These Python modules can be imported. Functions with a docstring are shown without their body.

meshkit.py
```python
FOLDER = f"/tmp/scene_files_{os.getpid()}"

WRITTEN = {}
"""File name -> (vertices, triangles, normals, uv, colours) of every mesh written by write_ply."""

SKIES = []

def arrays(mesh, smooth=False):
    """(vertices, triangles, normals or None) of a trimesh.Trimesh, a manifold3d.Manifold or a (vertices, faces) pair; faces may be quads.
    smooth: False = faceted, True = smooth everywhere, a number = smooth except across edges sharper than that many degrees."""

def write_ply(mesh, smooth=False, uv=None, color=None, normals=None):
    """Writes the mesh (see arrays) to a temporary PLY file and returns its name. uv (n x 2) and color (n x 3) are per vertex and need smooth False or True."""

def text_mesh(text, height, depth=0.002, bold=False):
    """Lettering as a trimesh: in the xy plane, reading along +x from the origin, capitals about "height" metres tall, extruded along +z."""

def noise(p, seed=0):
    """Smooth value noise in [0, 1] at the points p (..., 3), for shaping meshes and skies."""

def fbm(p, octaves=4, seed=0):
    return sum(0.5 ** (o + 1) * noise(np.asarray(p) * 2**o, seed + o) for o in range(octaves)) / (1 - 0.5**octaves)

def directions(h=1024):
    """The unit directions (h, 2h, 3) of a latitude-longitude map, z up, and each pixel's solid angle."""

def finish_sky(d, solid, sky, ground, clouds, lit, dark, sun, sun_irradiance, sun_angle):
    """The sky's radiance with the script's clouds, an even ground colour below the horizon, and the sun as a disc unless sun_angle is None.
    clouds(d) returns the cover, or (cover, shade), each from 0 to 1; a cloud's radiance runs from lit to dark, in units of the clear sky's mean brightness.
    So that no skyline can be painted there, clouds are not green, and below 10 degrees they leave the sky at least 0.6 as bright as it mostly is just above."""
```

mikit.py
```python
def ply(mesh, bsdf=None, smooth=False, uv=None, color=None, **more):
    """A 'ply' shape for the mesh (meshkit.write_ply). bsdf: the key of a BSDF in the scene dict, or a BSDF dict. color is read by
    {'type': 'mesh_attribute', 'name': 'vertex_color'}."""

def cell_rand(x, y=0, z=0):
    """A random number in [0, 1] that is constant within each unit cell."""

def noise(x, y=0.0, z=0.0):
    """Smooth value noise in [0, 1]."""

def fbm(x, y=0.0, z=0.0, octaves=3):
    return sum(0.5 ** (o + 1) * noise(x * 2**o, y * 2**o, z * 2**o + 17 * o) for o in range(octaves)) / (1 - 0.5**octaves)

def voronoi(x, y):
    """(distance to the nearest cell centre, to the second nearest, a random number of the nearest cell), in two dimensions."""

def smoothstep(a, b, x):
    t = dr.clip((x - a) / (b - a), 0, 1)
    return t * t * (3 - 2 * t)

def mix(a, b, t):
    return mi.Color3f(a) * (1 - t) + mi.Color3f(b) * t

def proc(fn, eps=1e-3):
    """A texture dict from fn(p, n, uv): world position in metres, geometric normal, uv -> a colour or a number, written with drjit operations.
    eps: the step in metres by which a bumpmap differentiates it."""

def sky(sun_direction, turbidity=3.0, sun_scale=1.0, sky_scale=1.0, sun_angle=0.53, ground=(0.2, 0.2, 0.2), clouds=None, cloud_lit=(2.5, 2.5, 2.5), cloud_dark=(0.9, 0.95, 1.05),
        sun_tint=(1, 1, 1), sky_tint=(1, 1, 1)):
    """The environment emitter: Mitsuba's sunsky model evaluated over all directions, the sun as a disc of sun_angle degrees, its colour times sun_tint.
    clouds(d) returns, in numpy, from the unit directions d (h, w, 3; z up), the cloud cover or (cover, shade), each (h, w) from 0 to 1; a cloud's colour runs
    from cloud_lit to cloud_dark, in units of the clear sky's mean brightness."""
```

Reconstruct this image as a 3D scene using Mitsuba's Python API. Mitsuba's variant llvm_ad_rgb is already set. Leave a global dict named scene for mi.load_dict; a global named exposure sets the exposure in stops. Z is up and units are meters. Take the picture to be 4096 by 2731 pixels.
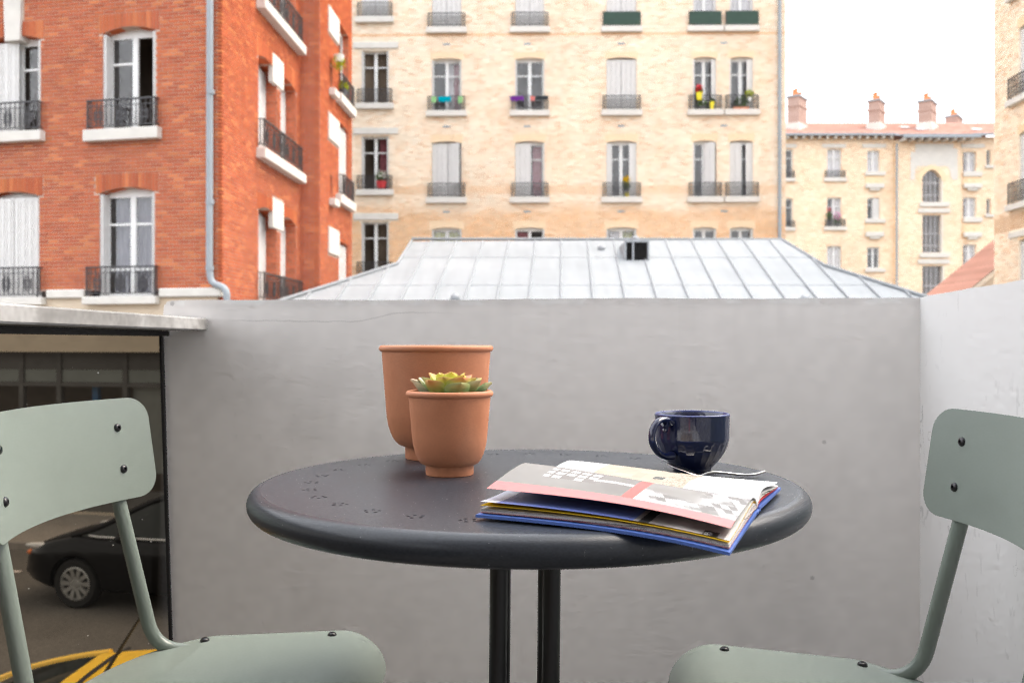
import math, random
import numpy as np
import trimesh, manifold3d
import shapely.geometry as sg
import drjit as dr
import mitsuba as mi
import mikit, meshkit
from mikit import proc, noise, fbm, voronoi, cell_rand, smoothstep, mix

# ------------------------------------------------------------------ camera, sky, exposure
T = mi.ScalarTransform4f
EZ = 0.9187                      # eye height above the balcony floor (z = 0)
scene, labels = {}, {}
scene['camera'] = {
    'type': 'thinlens', 'fov': 58.21, 'fov_axis': 'x', 'near_clip': 0.02, 'far_clip': 600.0,
    'aperture_radius': 0.0019, 'focus_distance': 1.18,
    'to_world': T().look_at(origin=[0, 0, EZ], target=[0, 1, EZ], up=[0, 0, 1])}
scene['sky'] = mikit.sky((0.55, 0.2, 0.8), turbidity=3, sun_scale=0.3, sun_angle=40, sun_tint=(0.95, 1.0, 1.1), clouds=lambda d: 1.0,
                         cloud_lit=(2.44, 2.5, 2.62), ground=(0.25, 0.24, 0.22))
exposure = 3.52

rng = np.random.default_rng(7)
random.seed(7)


# ------------------------------------------------------------------ scene helpers
def uniq(k):
    if k not in scene and k not in labels:
        return k
    i = 1
    while f'{k}_{i:03d}' in scene or f'{k}_{i:03d}' in labels:
        i += 1
    return f'{k}_{i:03d}'


def put(k, mesh, mat, smooth=False, **kw):
    k = uniq(k)
    scene[k] = mikit.ply(mesh, mat, smooth, **kw)
    return k


def tag(k, label=None, cat=None, group=None, kind=None):
    d = labels.setdefault(k, {})
    for n, v in (('label', label), ('category', cat), ('group', group), ('kind', kind)):
        if v:
            d[n] = v
    return k


def thing(name, label, cat, group=None):
    return tag(uniq(name), label, cat, group)


class MB:
    """Collects vertices and triangles of one mesh."""
    def __init__(s):
        s.v, s.f, s.n = [], [], 0

    def add(s, v, f):
        v, f = np.asarray(v, float), np.asarray(f, int)
        if f.shape[1] == 4:
            f = np.vstack([f[:, [0, 1, 2]], f[:, [0, 2, 3]]])
        s.v.append(v); s.f.append(f + s.n); s.n += len(v)
        return s

    def box(s, x0, x1, y0, y1, z0, z1, b=0.0):
        if b > 0:
            v, f = bevel_box(x0, x1, y0, y1, z0, z1, b)
            return s.add(v, f)
        v = [[x, y, z] for x in (x0, x1) for y in (y0, y1) for z in (z0, z1)]
        return s.add(v, [[0, 1, 3, 2], [4, 6, 7, 5], [0, 4, 5, 1], [2, 3, 7, 6], [0, 2, 6, 4], [1, 5, 7, 3]])

    def tm(s, m):
        return s.add(m.vertices, m.faces)

    def mesh(s, M=None):
        v, f = np.vstack(s.v), np.vstack(s.f)
        if M is not None:
            v = v @ M[:3, :3].T + M[:3, 3]
        return v, f


def bevel_box(x0, x1, y0, y1, z0, z1, b):
    pts = []
    for x, sx in ((x0, 1), (x1, -1)):
        for y, sy in ((y0, 1), (y1, -1)):
            for z, sz in ((z0, 1), (z1, -1)):
                pts += [[x + sx * b, y + sy * b, z], [x + sx * b, y, z + sz * b], [x, y + sy * b, z + sz * b]]
    h = trimesh.convex.convex_hull(np.array(pts))
    return h.vertices, h.faces


def frame_of(path):
    path = np.asarray(path, float)
    t = np.gradient(path, axis=0)
    t /= np.linalg.norm(t, axis=1, keepdims=True) + 1e-12
    up = np.array([0, 0, 1.0]) if abs(t[0, 2]) < 0.9 else np.array([0, 1.0, 0])
    n = np.cross(t[0], up); n /= np.linalg.norm(n)
    N, B = [], []
    for i in range(len(path)):
        n = n - t[i] * (n @ t[i]); n /= np.linalg.norm(n)
        N.append(n); B.append(np.cross(t[i], n))
    return path, t, np.array(N), np.array(B)


def tube(path, r, n=12, cap=True, squash=None):
    """Round tube along a path; r a number or one per point; squash = (a, b) factors of the two cross axes."""
    path, t, N, B = frame_of(path)
    r = np.broadcast_to(np.asarray(r, float), (len(path),))
    a = np.arange(n) * 2 * np.pi / n
    sa, sb = squash if squash is not None else (1, 1)
    sa, sb = np.broadcast_to(sa, (len(path),)), np.broadcast_to(sb, (len(path),))
    v = path[:, None] + r[:, None, None] * (np.cos(a)[None, :, None] * N[:, None] * sa[:, None, None] + np.sin(a)[None, :, None] * B[:, None] * sb[:, None, None])
    v = v.reshape(-1, 3)
    f = []
    m = len(path)
    i = np.arange(n)
    for k in range(m - 1):
        f.append(np.stack([k * n + i, k * n + (i + 1) % n, (k + 1) * n + (i + 1) % n, (k + 1) * n + i], 1))
    f = np.vstack(f)
    f = np.vstack([f[:, [0, 1, 2]], f[:, [0, 2, 3]]])
    if cap:
        v = np.vstack([v, path[0], path[-1]])
        f = np.vstack([f, np.stack([(i + 1) % n, i, i * 0 + m * n], 1), np.stack([(m - 1) * n + i, (m - 1) * n + (i + 1) % n, i * 0 + m * n + 1], 1)])
    return v, f


def lathe(prof, n=64, center=(0, 0, 0), rfun=None):
    prof = np.asarray(prof, float)
    a = np.arange(n) * 2 * np.pi / n
    R, Z = prof[:, :1] + 0 * a, prof[:, 1:2] + 0 * a
    if rfun is not None:
        R = rfun(R, Z, a[None, :] + 0 * R)
    v = np.stack([R * np.cos(a), R * np.sin(a), Z], -1).reshape(-1, 3) + np.asarray(center)
    i = np.arange(n)
    f = np.vstack([np.stack([k * n + i, k * n + (i + 1) % n, (k + 1) * n + (i + 1) % n, (k + 1) * n + i], 1) for k in range(len(prof) - 1)])
    return v, np.vstack([f[:, [0, 1, 2]], f[:, [0, 2, 3]]])


def rounded(pts, r, n=8, closed=False):
    """Polyline with rounded inner corners."""
    pts = [np.asarray(p, float) for p in pts]
    r = [r] * len(pts) if np.isscalar(r) else r
    out = [pts[0]]
    for i in range(1, len(pts) - 1):
        a, b, c = pts[i - 1], pts[i], pts[i + 1]
        d1, d2 = (a - b) / np.linalg.norm(a - b), (c - b) / np.linalg.norm(c - b)
        ang = np.arccos(np.clip(d1 @ d2, -1, 1))
        k = min(r[i] / math.tan(ang / 2), 0.48 * np.linalg.norm(a - b), 0.48 * np.linalg.norm(c - b))
        p, q = b + d1 * k, b + d2 * k
        for t in np.linspace(0, 1, n):
            out.append((1 - t) ** 2 * p + 2 * t * (1 - t) * b + t * t * q)
    out.append(pts[-1])
    return np.array(out)


def resample(path, step):
    path = np.asarray(path, float)
    d = np.r_[0, np.cumsum(np.linalg.norm(np.diff(path, axis=0), axis=1))]
    n = max(2, int(d[-1] / step) + 1)
    s = np.linspace(0, d[-1], n)
    return np.stack([np.interp(s, d, path[:, k]) for k in range(3)], 1)


def smooth_curve(pts, n=40):
    from scipy.interpolate import CubicSpline
    pts = np.asarray(pts, float)
    s = np.r_[0, np.cumsum(np.linalg.norm(np.diff(pts, axis=0), axis=1))]
    return CubicSpline(s, pts)(np.linspace(0, s[-1], n))


def sheet(P, thick=0.0):
    """Grid of points (m, n, 3) as a surface with uv; returns (v, f, uv)."""
    m, n = P.shape[:2]
    v = P.reshape(-1, 3)
    g = np.arange(m * n).reshape(m, n)
    q = np.stack([g[:-1, :-1], g[:-1, 1:], g[1:, 1:], g[1:, :-1]], -1).reshape(-1, 4)
    f = np.vstack([q[:, [0, 1, 2]], q[:, [0, 2, 3]]])
    uu, vv = np.meshgrid(np.linspace(0, 1, m), np.linspace(0, 1, n), indexing='ij')
    return v, f, np.stack([uu.ravel(), vv.ravel()], 1)


def thick_sheet(P, th):
    """Closed plate: grid surface P thickened by th along its normals."""
    du = np.gradient(P, axis=0); dv = np.gradient(P, axis=1)
    N = np.cross(du, dv); N /= np.linalg.norm(N, axis=-1, keepdims=True) + 1e-12
    A, B = P + N * th / 2, P - N * th / 2
    m, n = P.shape[:2]
    g = np.arange(m * n).reshape(m, n)
    q = np.stack([g[:-1, :-1], g[1:, :-1], g[1:, 1:], g[:-1, 1:]], -1).reshape(-1, 4)
    k = m * n
    rim = np.r_[g[:-1, 0], g[-1, :-1], g[:0:-1, -1], g[0, :0:-1]]
    nx = np.roll(rim, -1)
    side = np.stack([rim, rim + k, nx + k, nx], 1)
    f = np.vstack([q, q[:, ::-1] + k, side])
    return np.vstack([A.reshape(-1, 3), B.reshape(-1, 3)]), np.vstack([f[:, [0, 1, 2]], f[:, [0, 2, 3]]])


def extr(poly, y0, y1):
    """Extrudes a shapely polygon given in (x, z) along y from y0 to y1."""
    out = MB()
    for g in getattr(poly, 'geoms', [poly]):
        if g.is_empty or g.area < 1e-9:
            continue
        m = trimesh.creation.extrude_polygon(g, y1 - y0, engine='earcut')
        v = m.vertices
        out.add(np.stack([v[:, 0], y0 + v[:, 2], v[:, 1]], 1), m.faces[:, ::-1])
    return out.mesh()


class Fac:
    """A wall plane: local (u to the right as seen from outside, v inward, z up)."""
    def __init__(s, o, d):
        s.o = np.array(o, float); s.d = np.array(d, float) / np.hypot(*d)
        s.n = np.array([-s.d[1], s.d[0]])
        s.M = np.array([[s.d[0], s.n[0], 0, s.o[0]], [s.d[1], s.n[1], 0, s.o[1]], [0, 0, 1, 0], [0, 0, 0, 1]], float)

    def w(s, m):
        v, f = m.mesh() if isinstance(m, MB) else m
        return np.asarray(v) @ s.M[:3, :3].T + s.M[:3, 3], f

    def at(s, u, v, z):
        return T(s.M @ np.array([[1, 0, 0, u], [0, 1, 0, v], [0, 0, 1, z], [0, 0, 0, 1.0]]))


# ------------------------------------------------------------------ materials
def mat(name, base, rough=0.6, spec=0.5, two=True, **kw):
    b = {'type': 'principled', 'base_color': base if isinstance(base, dict) else {'type': 'rgb', 'value': list(base)}, 'roughness': rough, 'specular': spec, **kw}
    scene[name] = {'type': 'twosided', 'bsdf': b} if two else b
    return name


def diffuse(name, base, bump=None, h=0.0, eps=1e-3):
    b = {'type': 'diffuse', 'reflectance': base if isinstance(base, dict) else {'type': 'rgb', 'value': list(base)}}
    if bump is not None:
        b = {'type': 'bumpmap', 'tex': proc(bump, eps), 'bsdf': b, 'scale': h}
    scene[name] = {'type': 'twosided', 'bsdf': b}
    return name


def tint(base, amount=0.12, scale=6.0):
    base = np.asarray(base, float)
    return proc(lambda p, n, uv: mi.Color3f([float(x) for x in base]) * (1 - amount + 2 * amount * fbm(p.x * scale, p.y * scale, p.z * scale)))


def brick_mat(name, fac, bw, bh, cols, wts, stain=None):
    """Colour of each brick, one random tone per cell of the bond laid out in the wall's own metres."""
    o, d = fac.o, fac.d

    def fn(p, n, uv):
        u = (p.x - o[0]) * d[0] + (p.y - o[1]) * d[1]
        row = dr.floor(p.z / bh)
        col = dr.floor((u + (row - 2 * dr.floor(row / 2)) * bw / 2) / bw)
        r = cell_rand(col + 211, row + 97, 5)
        c = mi.Color3f(list(cols[0])); acc = 0.0
        for k in range(1, len(cols)):
            acc += wts[k]
            c = dr.select(r > 1 - acc, mi.Color3f(list(cols[k])), c) if k == 1 else dr.select((r > 1 - acc) & (r <= 1 - acc + wts[k]), mi.Color3f(list(cols[k])), c)
        c = c * (0.90 + 0.20 * cell_rand(col + 11, row + 31, 9)) * (0.88 + 0.24 * fbm(u * 0.5, p.z * 0.35, 2.0, 4))
        c = c * (0.95 + 0.10 * noise(p.x * 30, p.y * 30, p.z * 60))
        if stain is not None:
            c = stain(c, u, p.z, col, row)
        return c
    return diffuse(name, proc(fn))


white_paint = mat('m_white_paint', tint((0.66, 0.66, 0.65), 0.05, 3), 0.45)
shutter_m = mat('m_shutter', tint((0.56, 0.55, 0.535), 0.06, 8), 0.4)
stone_m = diffuse('m_stone', tint((0.62, 0.595, 0.55), 0.1, 5))
iron_m = mat('m_iron', (0.035, 0.033, 0.036), 0.45)
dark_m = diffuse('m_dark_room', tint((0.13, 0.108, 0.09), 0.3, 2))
zinc_pipe = mat('m_zinc_pipe', tint((0.27, 0.30, 0.325), 0.15, 2), 0.5, 0.4)
scene['m_glass'] = {'type': 'thindielectric', 'int_ior': 1.5, 'ext_ior': 1.0}
curtain_red = diffuse('m_curtain_red', tint((0.35, 0.13, 0.15), 0.15, 8))
curtain_white = diffuse('m_curtain_white', tint((0.6, 0.59, 0.6), 0.1, 8))
curtain_green = diffuse('m_curtain_green', tint((0.36, 0.36, 0.12), 0.15, 8))
curtain_brown = diffuse('m_curtain_brown', tint((0.15, 0.115, 0.085), 0.2, 3))
curtain_grey = diffuse('m_curtain_grey', tint((0.16, 0.16, 0.19), 0.15, 4))
screen_green = mat('m_screen_green', tint((0.02, 0.05, 0.035), 0.3, 12), 0.7)
mortar_red = diffuse('m_mortar_red', tint((0.60, 0.45, 0.36), 0.15, 20))
mortar_beige = diffuse('m_mortar_beige', tint((0.84, 0.74, 0.60), 0.08, 10))


def slab_mat(name, fac, mortar, brick, bh):
    """Mortar on the wall's face, brick courses on the jambs and ends of the wall."""
    n0, n1 = float(fac.n[0]), float(fac.n[1])

    def fn(p, n, uv):
        face = dr.abs(n.x * n0 + n.y * n1) > 0.7
        row = p.z / bh
        jt = (row - dr.floor(row)) > 0.84
        r = cell_rand(dr.floor(row), dr.floor((p.x * n0 + p.y * n1) / 0.11 + 0.5 * (dr.floor(row) - 2 * dr.floor(row / 2))), 4)
        b = dr.select(jt, mi.Color3f([float(x) for x in mortar]), mi.Color3f([float(x) for x in brick]) * (0.75 + 0.5 * r))
        m = mi.Color3f([float(x) for x in mortar]) * (0.85 + 0.3 * fbm(p.x * 20, p.y * 20, p.z * 20))
        return dr.select(face, m, b)
    return diffuse(name, proc(fn))


# ------------------------------------------------------------------ building helpers
def opening_poly(o):
    """Outline of an opening, with a segmental arch of rise o['rise'] under its crown z1."""
    u0, u1, z0, z1, rise = o['u0'], o['u1'], o['z0'], o['z1'], o.get('rise', 0.0)
    if rise <= 0:
        return sg.Polygon([(u0, z0), (u1, z0), (u1, z1), (u0, z1)])
    t = np.linspace(0, 1, 13)
    top = [(u1 + (u0 - u1) * x, z1 - rise * (2 * x - 1) ** 2) for x in t]
    return sg.Polygon([(u0, z0), (u1, z0)] + top)


def wall_slab(key, fac, u0, u1, z0, z1, opens, m, v0=0.0, v1=0.3):
    p = sg.Polygon([(u0, z0), (u1, z0), (u1, z1), (u0, z1)])
    for o in opens:
        p = p.difference(opening_poly(o))
    return put(key, fac.w(extr(p, v0, v1)), m)


def boxes_mesh(B, y0, y1):
    """Many boxes without backs: B = (k, 5) of u0, u1, z0, z1, out."""
    k = len(B)
    u0, u1, z0, z1, o = np.asarray(B, float).T
    c = 0.004
    a = np.stack([np.stack([x, y, z], 1) for x, y, z in (
        (u0 + c, y0 - o, z0 + c), (u1 - c, y0 - o, z0 + c), (u1 - c, y0 - o, z1 - c), (u0 + c, y0 - o, z1 - c),
        (u0, y1 + 0 * o, z0), (u1, y1 + 0 * o, z0), (u1, y1 + 0 * o, z1), (u0, y1 + 0 * o, z1))], 1)
    q = np.array([[0, 1, 2, 3], [4, 5, 1, 0], [1, 5, 6, 2], [3, 2, 6, 7], [4, 0, 3, 7]])
    f = (q[None] + (np.arange(k) * 8)[:, None, None]).reshape(-1, 4)
    return a.reshape(-1, 3), np.vstack([f[:, [0, 1, 2]], f[:, [0, 2, 3]]])


def brickwork(wall_key, fac, u0, u1, z0, z1, opens, bw, bh, joint, m, nparts=0, focus=(0, 0), bands=(), solid=(), seed=1, arch_m=None):
    """Every brick of a wall as relief; the nparts full bricks nearest the focus are parts, the others one part."""
    g = np.random.default_rng(seed)
    full, rest = [], []
    r0, r1 = int(np.floor(z0 / bh)), int(np.ceil(z1 / bh))
    for r in range(r0, r1):
        za, zb = r * bh + joint / 2, (r + 1) * bh - joint / 2
        if za < z0 or zb > z1:
            continue
        zm = (za + zb) / 2
        block = []
        for o in opens:
            top = o['z1'] + o.get('band', 0.0)
            if o.get('band', 0) > 0:
                top = math.ceil(top / bh - 0.01) * bh - 0.001
            if o['z0'] - o.get('below', 0.0) < zb and za < top:
                ex = o.get('bandx', 0.0) if zb > o['z1'] - o.get('rise', 0) else 0.0
                block.append((o['u0'] - ex, o['u1'] + ex))
        for a, b, c, d in solid:
            if c < zb and za < d:
                block.append((a, b))
        off = (r % 2) * bw / 2
        k0, k1 = int(np.floor((u0 + off) / bw)) - 1, int(np.ceil((u1 + off) / bw)) + 1
        for k in range(k0, k1):
            a, b = k * bw - off + joint / 2, (k + 1) * bw - off - joint / 2
            segs = [(max(a, u0), min(b, u1))]
            for s, e in block:
                segs = [x for q in segs for x in ((q[0], min(q[1], s - joint / 2)), (max(q[0], e + joint / 2), q[1])) if x[1] - x[0] > 0.025]
            for s, e in segs:
                if e - s < 0.025:
                    continue
                out = 0.004 + 0.004 * g.random()
                (full if (e - s) > 0.99 * (b - a) else rest).append((s, e, za, zb, out))
    full = np.array(full)
    if nparts and len(full):
        d = np.hypot(full[:, 0] - focus[0], full[:, 2] - focus[1])
        order = np.argsort(d)
        one = full[order[:nparts]]
        rest = list(full[order[nparts:]]) + rest
        unit = mikit.ply(boxes_mesh([(0, bw - joint, 0, bh - joint, 0.006)], 0.0, 0.012), m)
        for b in one:
            scene[uniq(wall_key + '__brick')] = {**unit, 'to_world': fac.at(b[0], 0.002 - b[4] * 0.5, b[2])}
    else:
        rest = list(full) + rest
    k = put(wall_key + '__brickwork', fac.w(boxes_mesh(rest, 0.0, 0.012)), m)
    tag(k, kind='stuff')
    # soldier courses over the openings
    arch = []
    for o in opens:
        if o.get('band', 0) <= 0:
            continue
        ex, rise = o.get('bandx', 0.0), o.get('rise', 0.0)
        a, b = o['u0'] - ex, o['u1'] + ex
        n = max(3, int(round((b - a) / (bh * 1.02))))
        w = (b - a) / n
        for i in range(n):
            s = a + i * w
            x = np.clip((s + w / 2 - o['u0']) / (o['u1'] - o['u0']), 0, 1)
            zb = o['z1'] - rise * (2 * x - 1) ** 2 + 0.003
            arch.append((s + joint / 2, s + w - joint / 2, zb, math.ceil((o['z1'] + o['band']) / bh - 0.01) * bh - joint / 2, 0.006 + 0.003 * g.random()))
    if arch:
        k = put(wall_key + '__arch_brickwork', fac.w(boxes_mesh(arch, 0.0, 0.012)), arch_m or m)
        tag(k, kind='stuff')


def shutter_leaf(ua, ub, z0, z1, v, folds, rise_poly=None):
    """Folding metal shutter: shallow pleats with rows of slots between them."""
    mb = MB()
    n = folds
    w = (ub - ua) / n
    for i in range(n):
        a = ua + i * w
        mb.box(a + 0.004, a + w * 0.55, v, v + 0.02, z0, z1, 0.004)
        mb.box(a + w * 0.55, a + w - 0.002, v + 0.012, v + 0.026, z0, z1)
        z = z0 + 0.05
        while z < z1 - 0.06:
            mb.box(a + w * 0.6, a + w * 0.95, v + 0.004, v + 0.014, z, z + 0.022)
            z += 0.045
    return mb


def railing(fac, key, u0, u1, z0, z1, out, style='bars', m=iron_m, v_in=0.0):
    mb = MB()
    t = 0.018
    mb.box(u0, u1, -out - t, -out + t, z1 - 0.03, z1)
    mb.box(u0, u1, -out - 0.008, -out + 0.008, z1 - 0.13, z1 - 0.115)
    mb.box(u0, u1, -out - 0.01, -out + 0.01, z0 + 0.05, z0 + 0.068)
    for u in (u0, u1 - 0.024):
        mb.box(u, u + 0.024, -out - 0.012, v_in, z1 - 0.022, z1 - 0.004)
        mb.box(u, u + 0.024, -out - 0.012, v_in, z0 + 0.05, z0 + 0.068)
        mb.box(u, u + 0.024, -out - 0.012, -out + 0.012, z0, z1)
        mb.box(u + 0.003, u + 0.02, -out * 0.5 - 0.008, -out * 0.5 + 0.008, z0 + 0.05, z1)
    n = max(4, int(round((u1 - u0) / (0.105 if style == 'bars' else 0.085))))
    for i in range(1, n):
        u = u0 + (u1 - u0) * i / n
        mb.box(u - 0.007, u + 0.007, -out - 0.007, -out + 0.007, z0 + 0.05, z1 - 0.02)
    if style == 'lattice':
        for i in range(n):
            u = u0 + (u1 - u0) * (i + 0.5) / n
            for k in range(3):
                zz = z0 + 0.11 + k * 0.1
                mb.box(u - 0.03, u + 0.03, -out - 0.006, -out + 0.006, zz - 0.011, zz + 0.011)
    else:
        k = max(3, int(round((u1 - u0) / 0.42)))
        for i in range(k):
            u = u0 + (u1 - u0) * (i + 0.5) / k
            zc = (z0 + z1) / 2 - 0.03
            for a, b, c, d in ((-.085, .085, .05, .07), (-.085, .085, -.07, -.05), (-.085, -.065, -.1, .1), (.065, .085, -.1, .1), (-.04, -.02, -.16, .16), (.02, .04, -.16, .16)):
                mb.box(u + a, u + b, -out - 0.009, -out + 0.009, zc + c, zc + d)
    return put(key, fac.w(mb), m)


def curtain(fac, key, u0, u1, z0, z1, v, m, waves=7):
    nu = waves * 6
    U = np.linspace(u0, u1, nu); Z = np.linspace(z0, z1, 3)
    P = np.stack(np.broadcast_arrays(U[:, None], v + 0.03 * np.sin(np.arange(nu) * 2 * np.pi / 6 + 0.4)[:, None], Z[None, :]), -1)
    vv, f, _ = sheet(P)
    return put(key, fac.w((vv, f)), m, True)


def window(fac, bkey, o, shv=0.06, glaze=True, shut=(), fold=True, rail=None, sill=True, sill_u=None, sill_h=0.2, cur=(), depth=0.2, bars=True, open_leaf=False, small=False, frame_m=None, style='bars', out=0.13, screen=False, leaf_open=(), rail_h=0.55):
    """One window of a building: frame with panes, shutters, sill and railing as its sub-parts."""
    fm = frame_m or white_paint
    u0, u1, z0, z1, rise = o['u0'], o['u1'], o['z0'], o['z1'], o.get('rise', 0.0)
    k = uniq(bkey + '__window')
    labels.setdefault(k, {})
    outer = opening_poly(o)
    W = u1 - u0
    zt = z1 - rise - 0.06
    fw = 0.07 if not small else 0.05
    zb = z0 + 0.07
    mid = (u0 + u1) / 2
    cells = []
    leaves = [(u0 + fw, mid - 0.055), (mid + 0.055, u1 - fw)] if W > 0.7 and not small else [(u0 + fw, u1 - fw)]
    zbar = zt - 0.28 * (zt - zb)
    zbar2 = z0 + 0.52
    gone = None
    for i, (a, b) in enumerate(leaves):
        if open_leaf and i == len(leaves) - 1:
            gone = (a, b); continue
        cuts = [zb, zbar2 - 0.02, zbar2 + 0.02, zbar - 0.02, zbar + 0.02, zt] if bars == 2 else [zb, zbar - 0.02, zbar + 0.02, zt] if bars else [zb, zt]
        for c in range(0, len(cuts), 2):
            cells.append((a, b, cuts[c], cuts[c + 1]))
    fp = outer
    for a, b, c, d in cells:
        fp = fp.difference(sg.box(a, c, b, d))
    if gone:
        fp = fp.difference(sg.box(gone[0], zb, gone[1], zt))
    scene[k] = mikit.ply(fac.w(extr(fp, depth, depth + 0.05)), fm)
    del labels[k]
    for a, b, c, d in cells:
        mb = MB().box(a, b, depth + 0.02, depth + 0.024, c, d)
        q = [[a - .004, depth + 0.022, c - .004], [b + .004, depth + 0.022, c - .004], [b + .004, depth + 0.022, d + .004], [a - .004, depth + 0.022, d + .004]]
        put(k + '__pane', fac.w((np.array(q), np.array([[0, 1, 2, 3]]))), 'm_glass')
    for c in cur:
        curtain(fac, k + '__curtain', u0 + W * c[0], u0 + W * c[1], z0 + 0.05, zt, depth + 0.14, c[2])
    for s in shut:
        a, b = u0 + W * s[0] + 0.01, u0 + W * s[1] - 0.004
        zz = z1 - rise * (1 if max(abs(2 * s[0] - 1), abs(2 * s[1] - 1)) > 0.6 else 0.3) - 0.015
        if len(s) > 2 and s[2]:       # half-open leaf, turned outwards
            mb = shutter_leaf(0, b - a, z0 + 0.01, zz, 0, max(1, int((b - a) / 0.15)))
            v, f = mb.mesh()
            c, sn = math.cos(s[2]), math.sin(s[2])
            v = np.stack([a + v[:, 0] * c - v[:, 1] * sn, 0.1 - abs(v[:, 0] * sn) + v[:, 1] * c, v[:, 2]], 1)
            put(k + '__shutter', fac.w((v, f)), shutter_m)
        else:
            put(k + '__shutter', fac.w(shutter_leaf(a, b, z0 + 0.01, zz, shv, max(1, int((b - a) / 0.14)))), shutter_m)
    if fold:
        for side in fold if isinstance(fold, tuple) else (0, 1):
            a = u0 + 0.006 if side == 0 else u1 - 0.066
            mb = MB()
            for j in range(3):
                mb.box(a + 0.02 * j, a + 0.02 * j + 0.016, 0.02 + 0.004 * j, depth - 0.01, z0 + 0.01, z1 - rise - 0.01)
            put(k + '__folded_shutter', fac.w(mb), shutter_m)
    if sill:
        a, b = sill_u or (u0 - 0.17, u1 + 0.17)
        mb = MB().box(a, b, -0.17, -0.002, z0 - sill_h, z0 - 0.004, 0.012)
        mb.box(u0, u1, 0.002, depth + 0.06, z0 - 0.06, z0 + 0.01)
        put(k + '__sill', fac.w(mb), stone_m)
    if rail:
        railing(fac, k + '__railing', rail[0], rail[1], z0 - 0.004, z0 + rail_h, out, style)
    if screen:
        mb = MB().box(rail[0] + 0.02, rail[1] - 0.02, -out - 0.03, -out - 0.024, z0 + 0.03, z0 + rail_h - 0.02)
        put(k + '__privacy_screen', fac.w(mb), screen_green)
    return k


def pipe(fac, key, pts, r, m, collars=()):
    """Downpipe through local points (u, v, z)."""
    mb = MB().add(*tube(rounded(pts, 0.18, 8), r, 12))
    for u, v, z in collars:
        mb.add(*tube([(u, v, z - 0.04), (u, v, z + 0.04)], r + 0.012, 12))
        mb.box(u - 0.01, u + 0.01, v, 0.0, z - 0.01, z + 0.01)
    return put(key, fac.w(mb), m, 40)


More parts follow.
